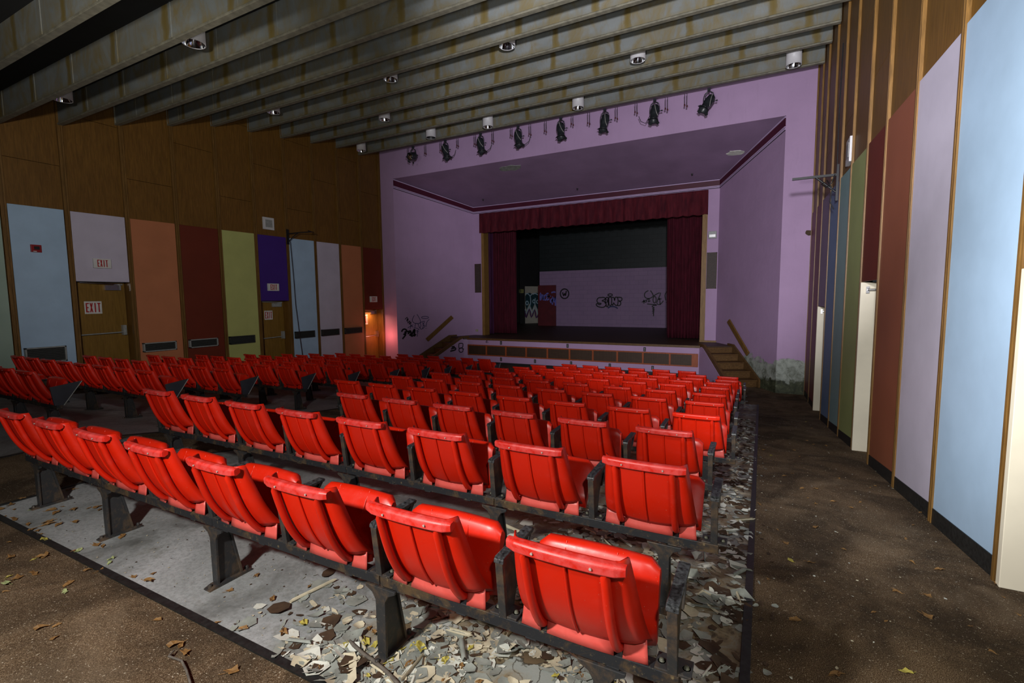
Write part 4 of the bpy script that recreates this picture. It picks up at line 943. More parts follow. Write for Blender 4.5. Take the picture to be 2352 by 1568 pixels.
# curtains
def pleated(x0, x1, y, z0, z1, npl, amp, mat, name, lab, cat, hem=0.0, seed=0, flare=0.0):
    rg = random.Random(seed); m = MB(); nu, nv = npl*8, 14; ph = [rg.uniform(-.9, .9) for _ in range(npl+2)]; am = [rg.uniform(.5, 1.2) for _ in range(npl+2)]
    def fn(u, v):
        k = u*npl; i = int(k); f = k-i; p = ph[i]*(1-f)+ph[i+1]*f; a = (am[i]*(1-f)+am[i+1]*f)*amp*(0.35+0.65*v)
        yy = y+a*math.sin(2*PI*k+p+0.35*v*math.sin(5*u*npl))
        x = x0+(x1-x0)*u+flare*(v**2)*(u-0.5)
        return (x, yy, z1+(z0-z1)*v-hem*v*abs(math.sin(PI*k+p)))
    m.grid(nu, nv, fn); return tag(m.build(name, mat, solid=0.008), lab, cat)
pleated(-9.52, -8.26, 16.25, ZS+0.03, 3.2, 13, 0.06, M['curtain'], 'stage_curtain', 'dark wine red stage curtain drawn to the left side', 'curtain', seed=1)
pleated(-2.80, -1.45, 16.25, ZS+0.03, 3.2, 13, 0.06, M['curtain'], 'stage_curtain', 'dark wine red stage curtain drawn to the right side', 'curtain', seed=2, flare=-0.1)
pleated(-9.60, -9.1, 15.95, ZS+0.02, 3.2, 3, 0.03, M['curtain_p'], 'side_curtain', 'narrow purple black curtain edge inside the left jamb', 'curtain', seed=3)
pleated(-9.31, -1.50, 15.33, 2.43, 3.12, 24, 0.04, M['valance'], 'stage_valance', 'crimson pleated valance across the top of the stage opening', 'valance', hem=0.03, seed=4)
# backstage
m = MB(); m.box(-14.5, 2.5, 16.0, 16.02, -1.34, 6.0) if False else None
YB = 22.0
m = MB(); m.box(-9.9, 2.5, YB, YB+.2, 1.34, 6); struct(m.build('wall_backstage', M['cmu_black']), 'black painted block wall above the lavender backstage wall')
m = MB(); m.box(-9.9, 2.5, YB, YB+.2, ZS, 1.34); struct(m.build('wall_backstage.001', M['cmu']), 'lavender painted block wall at the back of the stage')
m = MB(); m.box(-14.5, -14.4, 16, 26.5, ZS, 6); m.box(2.5, 2.6, 16, 26.5, ZS, 6); m.box(-14.5, 2.5, 26.4, 26.5, ZS, 6); m.box(-14.5, iL-.1, 15.7, 15.8, ZS, 6); m.box(iR+.1, 2.5, 15.7, 15.8, ZS, 6); m.box(iL-.2, iR+.2, 15.7, 15.8, 3.3, 6)
m.box(-14.4, -10.2, 24.5, 24.6, ZS, 6)
struct(m.build('wall_backstage.002', M['dark']), 'black backstage side walls')
m = MB(); m.box(-14.5, 2.6, 15.7, 26.5, 6, 6.1); struct(m.build('ceiling.002', M['dark']), 'dark fly space')
# red sliding panel and graffiti door
m = MB(); m.box(-9.95, -9.0, YB-.09, YB-.03, ZS, 0.66); rp = m.build('backstage_panel', painted('oxblood_panel', (0.085, 0.007, 0.012), 0.15, 3, 0.6)); tag(rp, 'oxblood red panel at the left end of the lavender backstage wall', 'panel')
A_, B_ = Vector((-11.49, 23.6)), Vector((-10.92, 24.37)); dv = (B_-A_).normalized(); nv_ = Vector((dv.y, -dv.x))
def wd(u, z, off=0.0): q = A_+dv*u+nv_*off; return (q.x, q.y, z)
m = MB(); m.add([wd(-.3, ZS, -.06), wd(1.3, ZS, -.06), wd(1.3, 2.6, -.06), wd(-.3, 2.6, -.06)], [(0, 1, 2, 3)]); struct(m.build('wall_alcove', M['black'], solid=0.05), 'black wall around the painted backstage door')
m = MB(); m.hexa([wd(0, ZS, -.03), wd(.96, ZS, -.03), wd(.96, ZS, 0.01), wd(0, ZS, 0.01), wd(0, .68, -.03), wd(.96, .68, -.03), wd(.96, .68, 0.01), wd(0, .68, 0.01)])
dob = m.build('door_7', painted('off_white_door', (0.33, 0.31, 0.26), .06, 4)); struct(dob, 'off-white backstage door covered with dark graffiti')

# graffiti: thin raised strokes lying on their walls
def rdp(pts): return pts
def ribbon(mb, pts, w):
    """flat stroke of width w through 3-D points lying on one wall"""
    mb.tube(pts, w/2, 6)
def smooth(p, n=3):
    if len(p) < 3: return p
    out = []
    for i in range(len(p)-1):
        a = p[max(i-1, 0)]; b_ = p[i]; c_ = p[i+1]; d_ = p[min(i+2, len(p)-1)]
        for k in range(n):
            t = k/n
            out.append(tuple(0.5*((2*b_[j])+(-a[j]+c_[j])*t+(2*a[j]-5*b_[j]+4*c_[j]-d_[j])*t*t+(-a[j]+3*b_[j]-3*c_[j]+d_[j])*t**3) for j in range(2)))
    out.append(p[-1]); return out
def strokes(name, data, place, w, mat, lab, nrm, parent=None, sm=True):
    m = MB()
    for s in data:
        pts = smooth(s) if sm else s
        P = [Vector(place(u, z)) for u, z in pts]
        n = Vector(nrm).normalized()
        vs = []
        for i in range(len(P)):
            t = (P[min(i+1, len(P)-1)]-P[max(i-1, 0)])
            if t.length < 1e-6: t = Vector((0, 0, 1))
            side = t.normalized().cross(n)*w/2
            vs += [P[i]-side, P[i]+side]
        k = len(P)
        m.add(vs, [(2*i, 2*i+1, 2*i+3, 2*i+2) for i in range(k-1)])
    o = m.build(name, mat, parent, solid=0.002)
    if not parent: tag(o, lab, 'graffiti')
    else: o['label'] = lab
    return o
nL = Vector(on_splay(-1, 0, 0, 1))-Vector(on_splay(-1, 0, 0, 0))
fS = lambda u, z: on_splay(-1, u, z, 0.006)
fB = lambda u, z: (-12+u, YB-0.006-.0, z)

TAG_BLUE=[[(0.642,-0.527),(0.576,-0.634),(0.567,-0.729),(0.624,-0.789),(0.708,-0.815),(0.814,-0.815),(0.869,-0.769),(0.861,-0.701),(0.8,-0.583),(0.739,-0.495)],[(1.195,-0.621),(1.18,-0.637),(1.141,-0.65),(1.083,-0.655),(1.021,-0.653),(0.964,-0.644),(0.926,-0.629),(0.913,-0.612),(0.927,-0.596),(0.966,-0.583),(1.023,-0.578),(1.086,-0.579),(1.142,-0.589),(1.181,-0.603),(1.195,-0.621)],[(0.507,-0.851),(0.461,-0.992)],[(0.379,-0.954),(0.495,-0.889),(0.59,-0.854)],[(0.485,-0.879),(0.567,-0.92),(0.589,-0.912)],[(0.608,-0.96),(0.703,-0.974),(0.808,-1.027),(0.7,-1.07),(0.785,-1.094),(0.72,-1.12),(0.762,-1.151),(0.728,-1.197),(0.743,-1.217),(0.716,-1.27)],[(0.657,-0.943),(0.676,-0.819),(0.771,-0.833),(0.831,-0.97),(0.876,-0.895),(0.858,-0.797)],[(0.858,-0.788),(1.032,-0.746),(0.952,-0.879),(1.049,-0.902),(0.96,-0.996),(0.873,-1.011),(0.832,-0.951)],[(0.933,-0.8),(0.996,-0.851),(0.938,-0.995)],[(1.22,-0.69),(1.141,-0.75),(1.095,-0.846),(1.081,-0.943)],[(1.069,-0.989),(1.077,-1.005)]]
TAG_ZIG=[[(0.285,-0.658),(0.348,-0.598),(0.379,-0.609),(0.344,-0.73),(0.409,-0.628),(0.384,-0.789),(0.469,-0.706),(0.434,-0.838),(0.51,-0.746),(0.486,-0.859)]]
TAG_THROW=[[(0.149,-1.072),(0.202,-0.999),(0.284,-0.993),(0.344,-1.053),(0.261,-1.096),(0.322,-1.118),(0.217,-1.17),(0.299,-1.174),(0.172,-1.319)],[(0.344,-1.082),(0.469,-1.069),(0.383,-1.16),(0.469,-1.05),(0.498,-1.147),(0.444,-1.201),(0.528,-1.187),(0.639,-1.0),(0.573,-1.093),(0.505,-1.243),(0.612,-1.191),(0.649,-1.02),(0.61,-1.249),(0.676,-1.175)]]
TAG_EQ=[[(0.441,-1.628),(0.317,-1.617)],[(0.464,-1.694),(0.296,-1.667),(0.298,-1.735),(0.499,-1.768)],[(0.134,-1.523),(-0.003,-1.532),(-0.024,-1.592),(0.012,-1.678),(0.138,-1.688),(0.147,-1.561),(0.134,-1.523)],[(-0.028,-1.768),(-0.01,-1.813),(0.034,-1.838),(0.088,-1.834),(0.131,-1.802),(0.146,-1.756),(0.129,-1.711),(0.085,-1.686),(0.031,-1.69),(-0.012,-1.721),(-0.028,-1.768)],[(-0.033,-1.72),(-0.171,-1.789),(-0.23,-1.744),(-0.185,-1.672)]]
TAG_MARK=[[(0.775,-1.356),(0.766,-1.49)],[(0.711,-1.46),(0.729,-1.459)],[(0.811,-1.47),(0.828,-1.469)]]
W_TAG=[[(3.65,0.229),(3.628,0.129),(3.568,0.049),(3.48,0.005),(3.383,0.006),(3.294,0.051),(3.233,0.133),(3.211,0.234),(3.233,0.335),(3.294,0.415),(3.382,0.458),(3.48,0.456),(3.567,0.41),(3.628,0.329),(3.65,0.229)],[(3.329,0.301),(3.384,0.13),(3.439,0.248),(3.475,0.129),(3.519,0.366)]]
SAINT=[[(5.807,0.142),(5.787,0.111),(5.734,0.093),(5.668,0.094),(5.614,0.113),(5.594,0.144),(5.614,0.175),(5.667,0.193),(5.733,0.192),(5.786,0.172),(5.807,0.142)],[(5.271,0.026),(5.135,0.011),(5.06,-0.104),(5.119,-0.22),(5.273,-0.253),(5.188,-0.303),(5.068,-0.253),(5.034,-0.319),(5.137,-0.402),(5.342,-0.435),(5.477,-0.369),(5.51,-0.254),(5.441,-0.172),(5.306,-0.122),(5.424,-0.073),(5.474,-0.008),(5.372,0.035),(5.271,0.026)],[(5.462,-0.254),(5.481,-0.041),(5.534,0.034),(5.601,0.007),(5.623,-0.157),(5.591,-0.386),(5.531,-0.392),(5.503,-0.294)],[(5.515,-0.084),(5.562,-0.084),(5.569,-0.183),(5.512,-0.182)],[(5.625,0.023),(5.758,0.022),(5.761,-0.288),(5.695,-0.353),(5.634,-0.255),(5.625,0.023)],[(5.758,0.022),(5.874,0.021),(5.909,-0.126),(5.94,0.03),(6.039,0.019),(6.074,-0.127),(6.043,-0.337),(5.944,-0.321),(5.86,-0.223),(5.828,-0.337),(5.778,-0.288)],[(6.039,0.035),(6.22,0.017),(6.253,-0.08),(6.189,-0.144),(6.107,-0.127),(6.189,-0.192),(6.191,-0.305),(6.109,-0.354),(6.026,-0.321)]]
SAINT_U=[[(5.595,-0.468),(5.712,-0.402),(5.912,-0.402),(6.061,-0.484)]]
KNOZ=[[(7.446,0.319),(7.317,0.243),(7.272,0.118),(7.32,0.007),(7.445,-0.041),(7.584,0.004),(7.659,0.082),(7.611,0.207),(7.532,0.318)],[(7.244,-0.087),(7.256,-0.261)],[(7.161,-0.197),(7.353,-0.104)],[(7.26,-0.166),(7.348,-0.208)],[(7.37,-0.198),(7.384,-0.088),(7.492,-0.058),(7.448,-0.183),(7.54,-0.136)],[(7.791,-0.091),(7.783,-0.166),(7.759,-0.221),(7.726,-0.241),(7.692,-0.221),(7.666,-0.165),(7.656,-0.09),(7.664,-0.015),(7.688,0.04),(7.721,0.059),(7.755,0.039),(7.781,-0.016),(7.791,-0.091)],[(7.675,0.082),(7.977,0.209),(7.818,-0.232),(7.971,-0.301),(8.104,-0.14)],[(7.876,-0.076),(8.027,-0.053)],[(7.936,-0.015),(7.971,-0.31)],[(7.396,-0.277),(7.819,-0.326),(7.682,-0.341),(7.621,-0.404),(7.714,-0.435),(7.638,-0.482),(7.724,-0.513),(7.645,-0.551),(7.716,-0.586),(7.646,-0.624),(7.702,-0.655),(7.657,-0.702),(7.688,-0.718),(7.684,-0.828)],[(8.256,0.275),(8.174,0.138),(8.177,0.014),(8.215,-0.125)],[(8.22,-0.203),(8.241,-0.221)]]
NICE=[[(2.183,-0.084),(2.185,0.283),(2.298,-0.05),(2.299,0.212)],[(2.356,0.176),(2.356,-0.085)],[(2.509,0.209),(2.413,0.141),(2.394,-0.033),(2.489,-0.069)],[(2.622,0.259),(2.528,0.243),(2.539,0.104),(2.735,0.137),(2.538,0.07),(2.546,-0.069),(2.659,-0.001)],[(2.791,-0.002),(2.715,-0.105),(2.79,-0.209),(2.828,-0.037)],[(2.828,-0.296),(2.847,0.101),(2.921,-0.175),(2.981,0.1),(2.988,-0.348)],[(2.773,0.292),(2.904,0.324),(2.997,0.306)]]
DOORART=[[(0.002,0.26),(0.166,0.278),(0.305,0.163),(0.428,0.258),(0.648,0.284),(0.869,0.16)],[(0.305,0.163),(0.338,-0.107),(0.302,-0.337),(0.226,-0.49)],[(0.625,0.045),(0.601,-0.225),(0.622,-0.419)],[(0.189,-0.228),(0.17,-0.292),(0.124,-0.325),(0.071,-0.313),(0.037,-0.26),(0.038,-0.192),(0.072,-0.14),(0.125,-0.129),(0.171,-0.164),(0.189,-0.228)],[(0.606,-0.14),(0.589,-0.195),(0.547,-0.223),(0.5,-0.213),(0.469,-0.168),(0.469,-0.11),(0.501,-0.066),(0.548,-0.056),(0.59,-0.085),(0.606,-0.14)],[(0.841,-0.17),(0.824,-0.224),(0.781,-0.253),(0.734,-0.242),(0.703,-0.197),(0.703,-0.139),(0.734,-0.095),(0.782,-0.085),(0.824,-0.115),(0.841,-0.17)],[(-0.005,-0.563),(0.063,-0.814),(0.249,-0.413),(0.43,-0.783),(0.609,-0.419),(0.775,-0.83),(0.865,-0.715)]]
DOORZIG=[[(-0.005,-0.64),(0.048,-1.026),(0.248,-0.567),(0.376,-1.015),(0.577,-0.612),(0.685,-1.042),(0.864,-0.812)]]
DOORBOX=[[(0.0,0.687),(0.867,0.642),(0.857,-1.306),(-0.015,-1.328)]]

strokes('graffiti_tag', TAG_BLUE, fS, 0.018, M['ink_blue'], 'navy outline graffiti tag on the left angled wall', nL)
strokes('graffiti_scribble', TAG_ZIG, fS, 0.022, M['ink'], 'small black zigzag scribble on the left angled wall', nL)
strokes('graffiti_scrawl', TAG_THROW, fS, 0.055, M['ink'], 'thick smeared black scrawl low on the left angled wall', nL)
q0 = Vector((SL, YS, 0)); q1 = Vector((-10.06, 14.37, 0)); dq = (q1-q0).normalized(); nq = Vector((dq.y, -dq.x, 0)); nq = nq if nq.y < 0 else -nq

PQ = Vector((onL(14.34), 14.34, 0)); dQ = (Vector((oL, YP, 0))-Vector((iL, YI, 0))).normalized(); wQ = Vector((-dQ.y, dQ.x, 0)); wQ = wQ if wQ.x > 0 else -wQ
Q0 = PQ+wQ*0.884
def fE(u, z): q = Q0+dQ*u; return (q.x, q.y, z)
strokes('graffiti_mark', [s for s in TAG_EQ[:2]], fE, 0.05, M['ink'], 'two black sprayed bars like an equals sign on the left stair cheek', wQ)
strokes('graffiti_mark', TAG_EQ[2:], fE, 0.03, M['ink'], 'black looped figure eight mark on the left stair cheek', wQ)
strokes('graffiti_mark', TAG_MARK, lambda u, z: (SL+u, YS-0.006, z), 0.03, M['ink'], 'small black marks on the stage front above the grille', (0, -1, 0))
fy = (0, -1, 0)
strokes('graffiti_symbol', W_TAG, fB, 0.06, M['ink'], 'black letter W in a circle on the lavender backstage wall', fy)
strokes('graffiti_word', SAINT, fB, 0.05, M['ink'], 'black bubble lettering reading SAINT with a halo on the backstage wall', fy)
strokes('graffiti_underline', SAINT_U, fB, 0.06, M['ink_blue'], 'faint blue sprayed arc under the bubble lettering', fy)
strokes('graffiti_tag', KNOZ, fB, 0.045, M['ink'], 'black looping tag with exclamation mark at the right of the backstage wall', fy)
strokes('graffiti_word', NICE, lambda u, z: (-12+u, YB-0.098, z), 0.07, M['ink_violet'], 'violet spray lettering on the oxblood panel', fy)
nd = Vector((nv_.x, nv_.y, 0))
fd = lambda u, z: wd(u, z, 0.012)
m = MB(); zz_ = [(0.0, .14), (0.12, .30), (0.30, .33), (0.5, .22), (0.7, .33), (.94, .26), (.94, -.62), (.75, -.55), (.6, -.25), (.42, -.62), (.25, -.25), (.08, -.6), (0.0, -.3)]
zz_ = [(u, z) for u, z in zz_]; P = [wd(u, z, 0.011) for u, z in zz_]; m.add(P, [tuple(range(len(P)))]); m.build('graffiti_fill', M['ink_teal'], dob, solid=0.001)['label'] = 'dark teal painted shape'
strokes('graffiti_outline', DOORART, fd, 0.05, M['ink_pale'], 'pale blue swirling outlines', nd, dob)
strokes('graffiti_zigzag', DOORZIG, fd, 0.08, M['ink_purple'], 'purple zigzag', nd, dob)
m = MB(); m.box(-14.39, -14.38, 0, 0, 0, 0)
e = empty('exit_sign', (-11.62, 23.4, 0.42)); m = MB(); m.box(-.13, .13, 0, .04, -.1, .1); m.build('housing', painted('dim_yellow_sign', (.22, .22, .07), .2, 9), e); exit_letters(e, M['black'], .16, .12, lambda u, v, th: (-.08+u, -th, -.06+v)); tag(e, 'tiny dim yellow EXIT sign beside the painted backstage door', 'exit sign')
# stage-opening fittings
for x0, x1, lab in ((iL+0.03, iL+0.29, 'left'), (-1.50, -1.22, 'right')):
    e = empty('speaker_column', ((x0+x1)/2, YI, 0.78)); w = (x1-x0)/2
    m = MB(); m.box(-w, w, -0.03, 0.0, -0.53, -0.51); m.box(-w, w, -0.03, 0, 0.51, 0.53); m.box(-w, -w+.02, -0.03, 0, -.53, .53); m.box(w-.02, w, -0.03, 0, -.53, .53); m.build('frame', M['wood_stage'], e)
    m = MB(); m.box(-w+.02, w-.02, -0.02, 0, -.51, .51); m.build('grille_cloth', painted('brown_grille_cloth', (.045, .03, .025), .2, 30), e)
    for k in range(4):
        m = MB(); m.lathe([(0.085, -0.022), (0.085, -0.026), (0.078, -0.026), (0.078, -0.02)], 18, mat=Matrix.Translation((0, 0, -.36+.24*k)) @ Matrix.Rotation(-PI/2, 4, 'X') @ Matrix.Scale(-1, 4, (0, 0, 1)))
        m.build('driver_ring', M['dark'], e)
    tag(e, 'tall brown speaker column beside the %s jamb of the stage opening' % lab, 'speaker')
e = empty('emergency_light', (-1.36, YI, 1.80)); m = MB(); m.box(-.11, .11, -.07, 0, -.09, .12); m.build('housing', M['alu'], e, bevel=.006)
m = MB(); m.box(-.09, .09, -.10, -.07, -.06, .03); m.build('lamp', M['metal'], e, bevel=.006); tag(e, 'small emergency light on the lavender pier right of the stage opening', 'emergency light')
e = empty('wall_outlet', (-9.53+.0, YI, -1.17)); m = MB(); m.box(-.05, .05, -.012, 0, -.04, .04); m.build('cover_plate', painted('yellowed_plate', (.3, .28, .12), .1, 9), e); m = MB(); m.box(-.02, .02, -.016, -.012, -.02, .02); m.build('sockets', M['alu'], e); tag(e, 'yellowed outlet plate left of the stage opening near the floor', 'outlet')
m = MB(); rg = random.Random(9)
for k in range(5): x = -7.75+rg.uniform(-.1, .1); y = 13.6+rg.uniform(-.06, .06); m.hexa([(x-.05, y-.03, -2.22), (x+.05, y-.04, -2.22), (x+.04, y+.04, -2.22), (x-.05, y+.03, -2.22), (x-.03, y-.01, -2.16), (x+.04, y-.02, -2.13), (x+.02, y+.03, -2.15), (x-.04, y+.02, -2.17)])
tag(m.build('crumpled_paper', M['white']), 'crumpled white scrap on the floor in front of the stage, left of centre', 'litter')

# ------------------------------------------------------------------ litter on the floor
def leaf_mesh(seed, r):
    rg = random.Random(seed); m = MB(); n = 9; vs = []
    lobes = [r*(1.0 if k % 2 == 0 else 0.62)*(0.8+0.4*rg.random()) for k in range(n)]
    vs.append((0, 0, 0.006))
    for k in range(n):
        a = 2*PI*k/n; vs.append((lobes[k]*math.cos(a)*1.3, lobes[k]*math.sin(a)*0.8, 0.003+0.016*rg.random()))
    m.add(vs, [(0, 1+k, 1+(k+1) % n) for k in range(n)], False)
    st = MB(); st.tube([(0, 0, 0.006), (r*1.2, r*0.2, 0.004), (r*1.9, r*0.3, 0.008)], 0.0013, 5)
    return m, st
LV = {}
for c in 'byg':
    for q in range(4):
        m, s = leaf_mesh(hash((c, q)) % 1000 if False else ord(c)*7+q, 0.026); LV[c, q] = (m, s)
LEAVES = [(-4.67,1.32,'b'),(-4.6,1.24,'b'),(-4.37,1.27,'g'),(-4.23,1.33,'b'),(-4.1,1.4,'b'),(-4.04,1.46,'b'),(-4.0,1.49,'b'),(-3.94,1.48,'b'),(-3.88,1.49,'b'),(-4.56,1.55,'b'),(-4.39,1.15,'b'),(-4.27,1.16,'b'),(-4.09,1.17,'b'),(-4.02,1.24,'b'),(-3.91,1.26,'b'),(-3.86,1.32,'b'),(-3.92,1.16,'b'),(-3.85,1.15,'b'),(-3.97,1.15,'b'),(-3.74,1.13,'y'),(-3.97,1.23,'b'),(-3.64,0.96,'b'),(-3.49,1.04,'b'),(-3.5,1.01,'y'),(-3.41,1.15,'b'),(-3.38,1.24,'b'),(-3.33,1.25,'b'),(-3.39,1.16,'g'),(-3.08,1.18,'g'),(-3.12,1.21,'g'),(-3.1,1.09,'b'),(-3.03,0.99,'b'),(-3.39,0.88,'y'),(-3.33,0.89,'b'),(-3.32,0.85,'g'),(-3.36,1.36,'b'),(-2.75,1.23,'b'),(-2.81,1.17,'b'),(-2.96,0.95,'g'),(-3.31,0.95,'b'),(-3.23,0.82,'b'),(-4.24,1.39,'b'),(-4.15,1.33,'b'),(-4.48,1.22,'b'),(-2.25,1.46,'b'),(-2.25,1.32,'b'),(-2.0,1.37,'b'),(-1.93,1.52,'b'),(-1.74,1.32,'b'),(-1.72,1.32,'y'),(-2.07,1.15,'b'),(-1.93,1.18,'b'),(-1.75,1.24,'b'),(-1.74,1.01,'b'),(-2.06,1.0,'b'),(-1.21,1.44,'y'),(-1.24,1.39,'y'),(-1.05,1.42,'y'),(-1.16,1.35,'b'),(-1.26,1.23,'y'),(-1.46,1.31,'y'),(-1.39,1.35,'y'),(-1.24,1.32,'y'),(-1.5,1.26,'b'),(-1.46,1.17,'b'),(0.19,3.08,'y'),(0.15,6.14,'y'),(0.17,2.3,'b'),(0.5,2.6,'b'),(0.53,2.53,'b'),(0.52,2.15,'y'),(0.86,2.7,'b'),(1.17,3.38,'b'),(1.14,3.21,'b'),(0.14,3.6,'b'),(0.03,4.13,'b'),(0.29,2.02,'b'),(0.47,4.89,'b'),(0.57,4.55,'b'),(0.72,9.43,'y'),(0.65,2.94,'b'),(1.12,2.99,'b'),(0.83,3.47,'b'),(1.01,4.25,'b'),(1.14,4.63,'b'),(0.18,3.37,'b'),(0.5,3.46,'b'),(0.6,7.49,'b')]

spread = random.Random(3)
extra = [(spread.uniform(-4.6, -1.6), spread.uniform(0.75, 1.25), 'b') for _ in range(14)]+[(spread.uniform(-1.5, -0.3), spread.uniform(1.14, 1.6), spread.choice('bby')) for _ in range(34)]+[(spread.uniform(0.05, 1.1), spread.uniform(2.3, 9), 'b') for _ in range(24)]
wordc = {'b': 'dry brown leaf', 'y': 'yellowing leaf', 'g': 'pale green leaf'}
first = {}
for i, (x, y, c) in enumerate(LEAVES+extra):
    q = i % 4; key = (c, q)
    if key not in first:
        e = empty('fallen_leaf', (0, 0, 0)); LV[key][0].build('blade', M['leaf_'+c], e, solid=0.0015); LV[key][1].build('stalk', M['leaf_'+c], e); first[key] = e
    else: e = copy_tree(first[key])
    s = spread.uniform(0.4, 1.0)*(0.8 if x > 0 or y > 2 else 1)
    e.location = (x, y, fz(y)+0.001); e.rotation_euler = (0, 0, spread.uniform(0, 6.28)); e.scale = (s, s, s)
    rown = nth_r[min(range(11), key=lambda r: abs(ROWS_R[r][0]-y))]; legn = ['right end', 'second leg from right', 'third leg from right', 'second leg from left', 'left end'][min(range(5), key=lambda r: abs([-0.4, -1.27, -2.35, -3.43, -4.37][r]-x))]
    big = 'larger ' if s > 0.72 else 'smaller '
    if x > 0: g = big+wordc[c]+' on right aisle carpet beside %s row, %s side' % (rown, 'wall' if x > 0.65 else 'seat'); gr = 'leaves on the right aisle ('+wordc[c]+')'
    elif y < 1.14: g = big+wordc[c]+' on carpet behind nearest row, by %s' % legn; gr = 'leaves on the rear carpet ('+wordc[c]+')'
    elif x < -2.9: g = big+wordc[c]+' on cement under nearest row, by %s' % legn; gr = 'leaves on the left cement ('+wordc[c]+')'
    else: g = big+wordc[c]+' among flakes under nearest row, by %s' % legn; gr = 'leaves among the flakes ('+wordc[c]+')'
    tag(e, g, 'leaf', gr)
for n, pts in enumerate(([(-1.45, 1.32), (-1.42, 1.31), (-1.35, 1.295), (-1.30, 1.29), (-1.2, 1.265), (-1.06, 1.22), (-0.98, 1.17)], [(-2.04, 0.95), (-2.02, 0.935), (-1.95, 0.945), (-1.89, 0.93), (-1.81, 0.90), (-1.74, 0.86)])):
    e = empty('fallen_stick', (pts[0][0], pts[0][1], -1.405)); rg = random.Random(n)
    P = [(x-pts[0][0], y-pts[0][1], 0.012+0.012*rg.random()) for x, y in pts]
    m = MB(); m.tube(P, [0.005]+[0.0075]*(len(P)-2)+[0.009] if n == 0 else 0.0045, 7); m.build('branch', M['bark'], e)
    m = MB(); m.tube([P[1], (P[1][0]-0.02, P[1][1]+0.03, 0.02)], 0.003, 6); m.build('twig', M['bark'], e)
    tag(e, ['bent grey stick lying on the flaking cement under the nearest row', 'thin grey stick lying on the brown carpet at the bottom edge'][n], 'stick')
# curled paint flakes, uncountable, thickest towards the right aisle
fm = MB(); rg = random.Random(11)
def flake(x, y, s, mi):
    n = rg.randint(5, 8); a0 = rg.uniform(0, 6.28); cu = rg.uniform(0, 1.0)**2*s; ax = rg.uniform(0, 6.28); tl = rg.uniform(-.25, .25)
    z0 = fz(y)+0.001; vs = []; asp = rg.choice([0.25, 0.4, 0.6, 0.8, 1])
    for ring in (0.5, 1.0):
        for k in range(n):
            a = a0+2*PI*k/n; r = s*ring*(0.7+0.5*rg.random()); lx, ly = r*math.cos(a), r*math.sin(a)*asp
            t = (lx*math.cos(1.1)+ly*math.sin(1.1))/s
            vs.append((lx, ly, 0.002+cu*0.55*t*t+max(0, tl*lx)))
    vs.append((0, 0, 0.002)); c, sn = math.cos(ax), math.sin(ax)
    W_ = [(x+p[0]*c-p[1]*sn, y+p[0]*sn+p[1]*c, z0+p[2]) for p in vs]
    fm.cur = mi
    fm.add(W_, [(2*n, k, (k+1) % n) for k in range(n)]+[(k, n+k, n+(k+1) % n, (k+1) % n) for k in range(n)], True)
def dens(x, y):
    if y < 1.16 or y > 10.9 or x > -0.02 or x < -2.2: return 0
    e = ((x+2.1)/1.0 if x < -1.1 else 1)**1.5 if x > -2.1 else 0; e = max(0, min(1, e))
    if y > 2.3: e *= max(0.0, min(1, (x+0.75)/0.5)) if y > 3.4 else max(0, min(1, (x+1.5)/0.7))
    return e
cnt = 0
while cnt < 5200:
    y = 1.16+(rg.random()**2.2)*8; x = rg.uniform(-2.15, 0.0)
    if rg.random() > dens(x, y): continue
    cl = math.sin(x*9+2)*math.sin(y*11+1)+0.6*math.sin(x*23)*math.sin(y*19)
    if rg.random() > 0.55+0.5*cl: continue
    s = rg.choice([0.006, 0.008, 0.011, 0.015, 0.02, 0.026, 0.035, 0.05]) if y < 3 else rg.uniform(0.015, 0.04)
    if x > -0.12: mi = rg.choice([3, 3, 3, 2, 0])
    elif x > -0.4 or y > 1.9: mi = rg.choice([0, 0, 0, 1, 2, 2, 3, 3])
    else: mi = rg.choice([0, 0, 0, 0, 0, 1, 1, 2, 3])
    flake(x, y, s, mi); cnt += 1
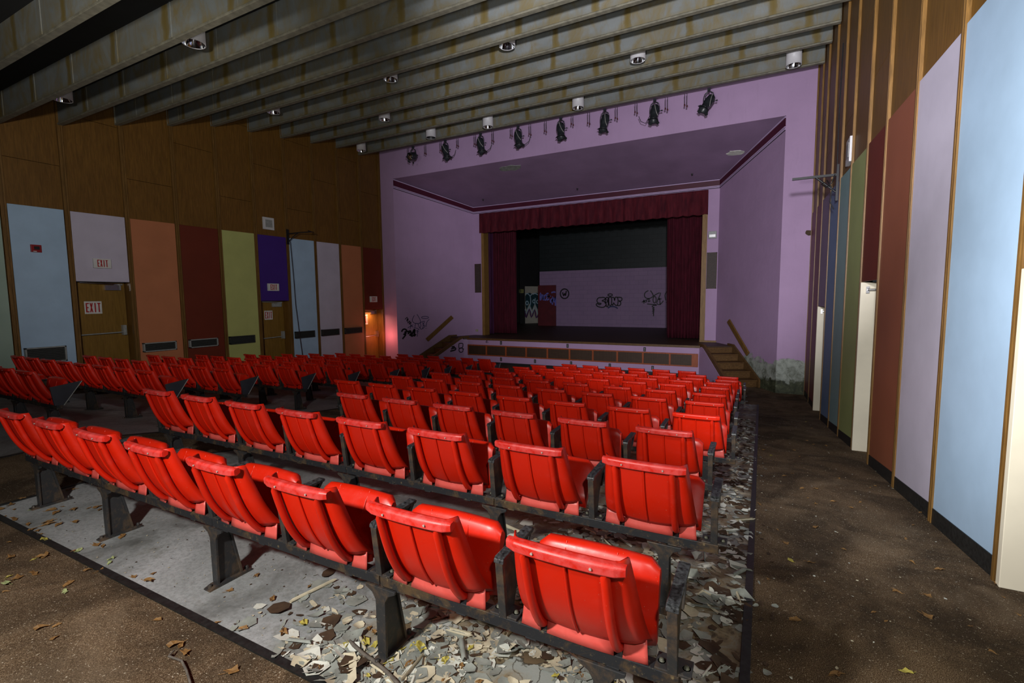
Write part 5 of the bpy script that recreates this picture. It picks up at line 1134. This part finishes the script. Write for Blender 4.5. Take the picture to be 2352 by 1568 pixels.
def curl(x, y, r, l, a, mi):
    z0 = fz(y)+r*0.9; ca, sa = math.cos(a), math.sin(a); n = 9; vs = []; fr = rg.uniform(3.5, 5.6); st_ = rg.uniform(0, 6)
    for e_ in (-1, 1):
        for k in range(n+1):
            t = st_+fr*k/n; lx = e_*l/2*(1+0.1*math.sin(3*t)); ly = r*math.cos(t)*(1-0.25*k/n); lz = r*math.sin(t)*(1-0.25*k/n)
            vs.append((x+lx*ca-ly*sa, y+lx*sa+ly*ca, z0+lz))
    fm.cur = mi; fm.add(vs, [(k, k+1, n+2+k, n+1+k) for k in range(n)], True)
for k in range(130):
    y = 1.2+rg.random()**1.6*2.6; x = rg.uniform(-1.9, -0.05)
    if rg.random() < dens(x, y): curl(x, y, rg.uniform(0.005, 0.013), rg.uniform(0.04, 0.14), rg.uniform(0, 3.14), rg.choice([0, 1, 1, 2]))
curl(-1.88, 1.50, 0.010, 0.22, 1.35, 1); curl(-0.12, 2.31, 0.014, 0.17, -0.2, 2); curl(-0.45, 2.0, 0.014, 0.15, 0.1, 1); curl(-1.35, 2.55, 0.013, 0.16, -0.3, 1)
for k in range(60): flake(rg.uniform(-0.02, 0.1), rg.uniform(1.8, 8), rg.uniform(0.01, 0.02), rg.choice([0, 3, 3]))
tag(fm.build('paint_flakes', [M['flake_g'], M['flake_c'], M['flake_w'], M['flake_d']]), 'curled grey and cream paint flakes and dirt littering the cement beside the right aisle', 'debris', None, 'stuff')
fm = MB()
for k in range(420):
    flake(rg.uniform(0.02, 1.15), rg.uniform(1.6, 10.5), rg.uniform(0.003, 0.008), rg.choice([1, 2, 3]))
tag(fm.build('carpet_grit', [M['flake_g'], M['flake_c'], M['flake_w'], M['flake_d']]), 'pale specks of grit scattered on the brown right aisle carpet', 'grit', None, 'stuff')
fm = MB()
for k in range(500): flake(rg.uniform(-4.5, -1.5), rg.uniform(1.16, 2.2), rg.uniform(0.002, 0.006), rg.choice([1, 3, 1]))
tag(fm.build('cement_grit', [M['flake_g'], M['flake_c'], M['flake_w'], M['flake_d']]), 'pale specks of grit on the grey cement under the nearest row', 'grit', None, 'stuff')
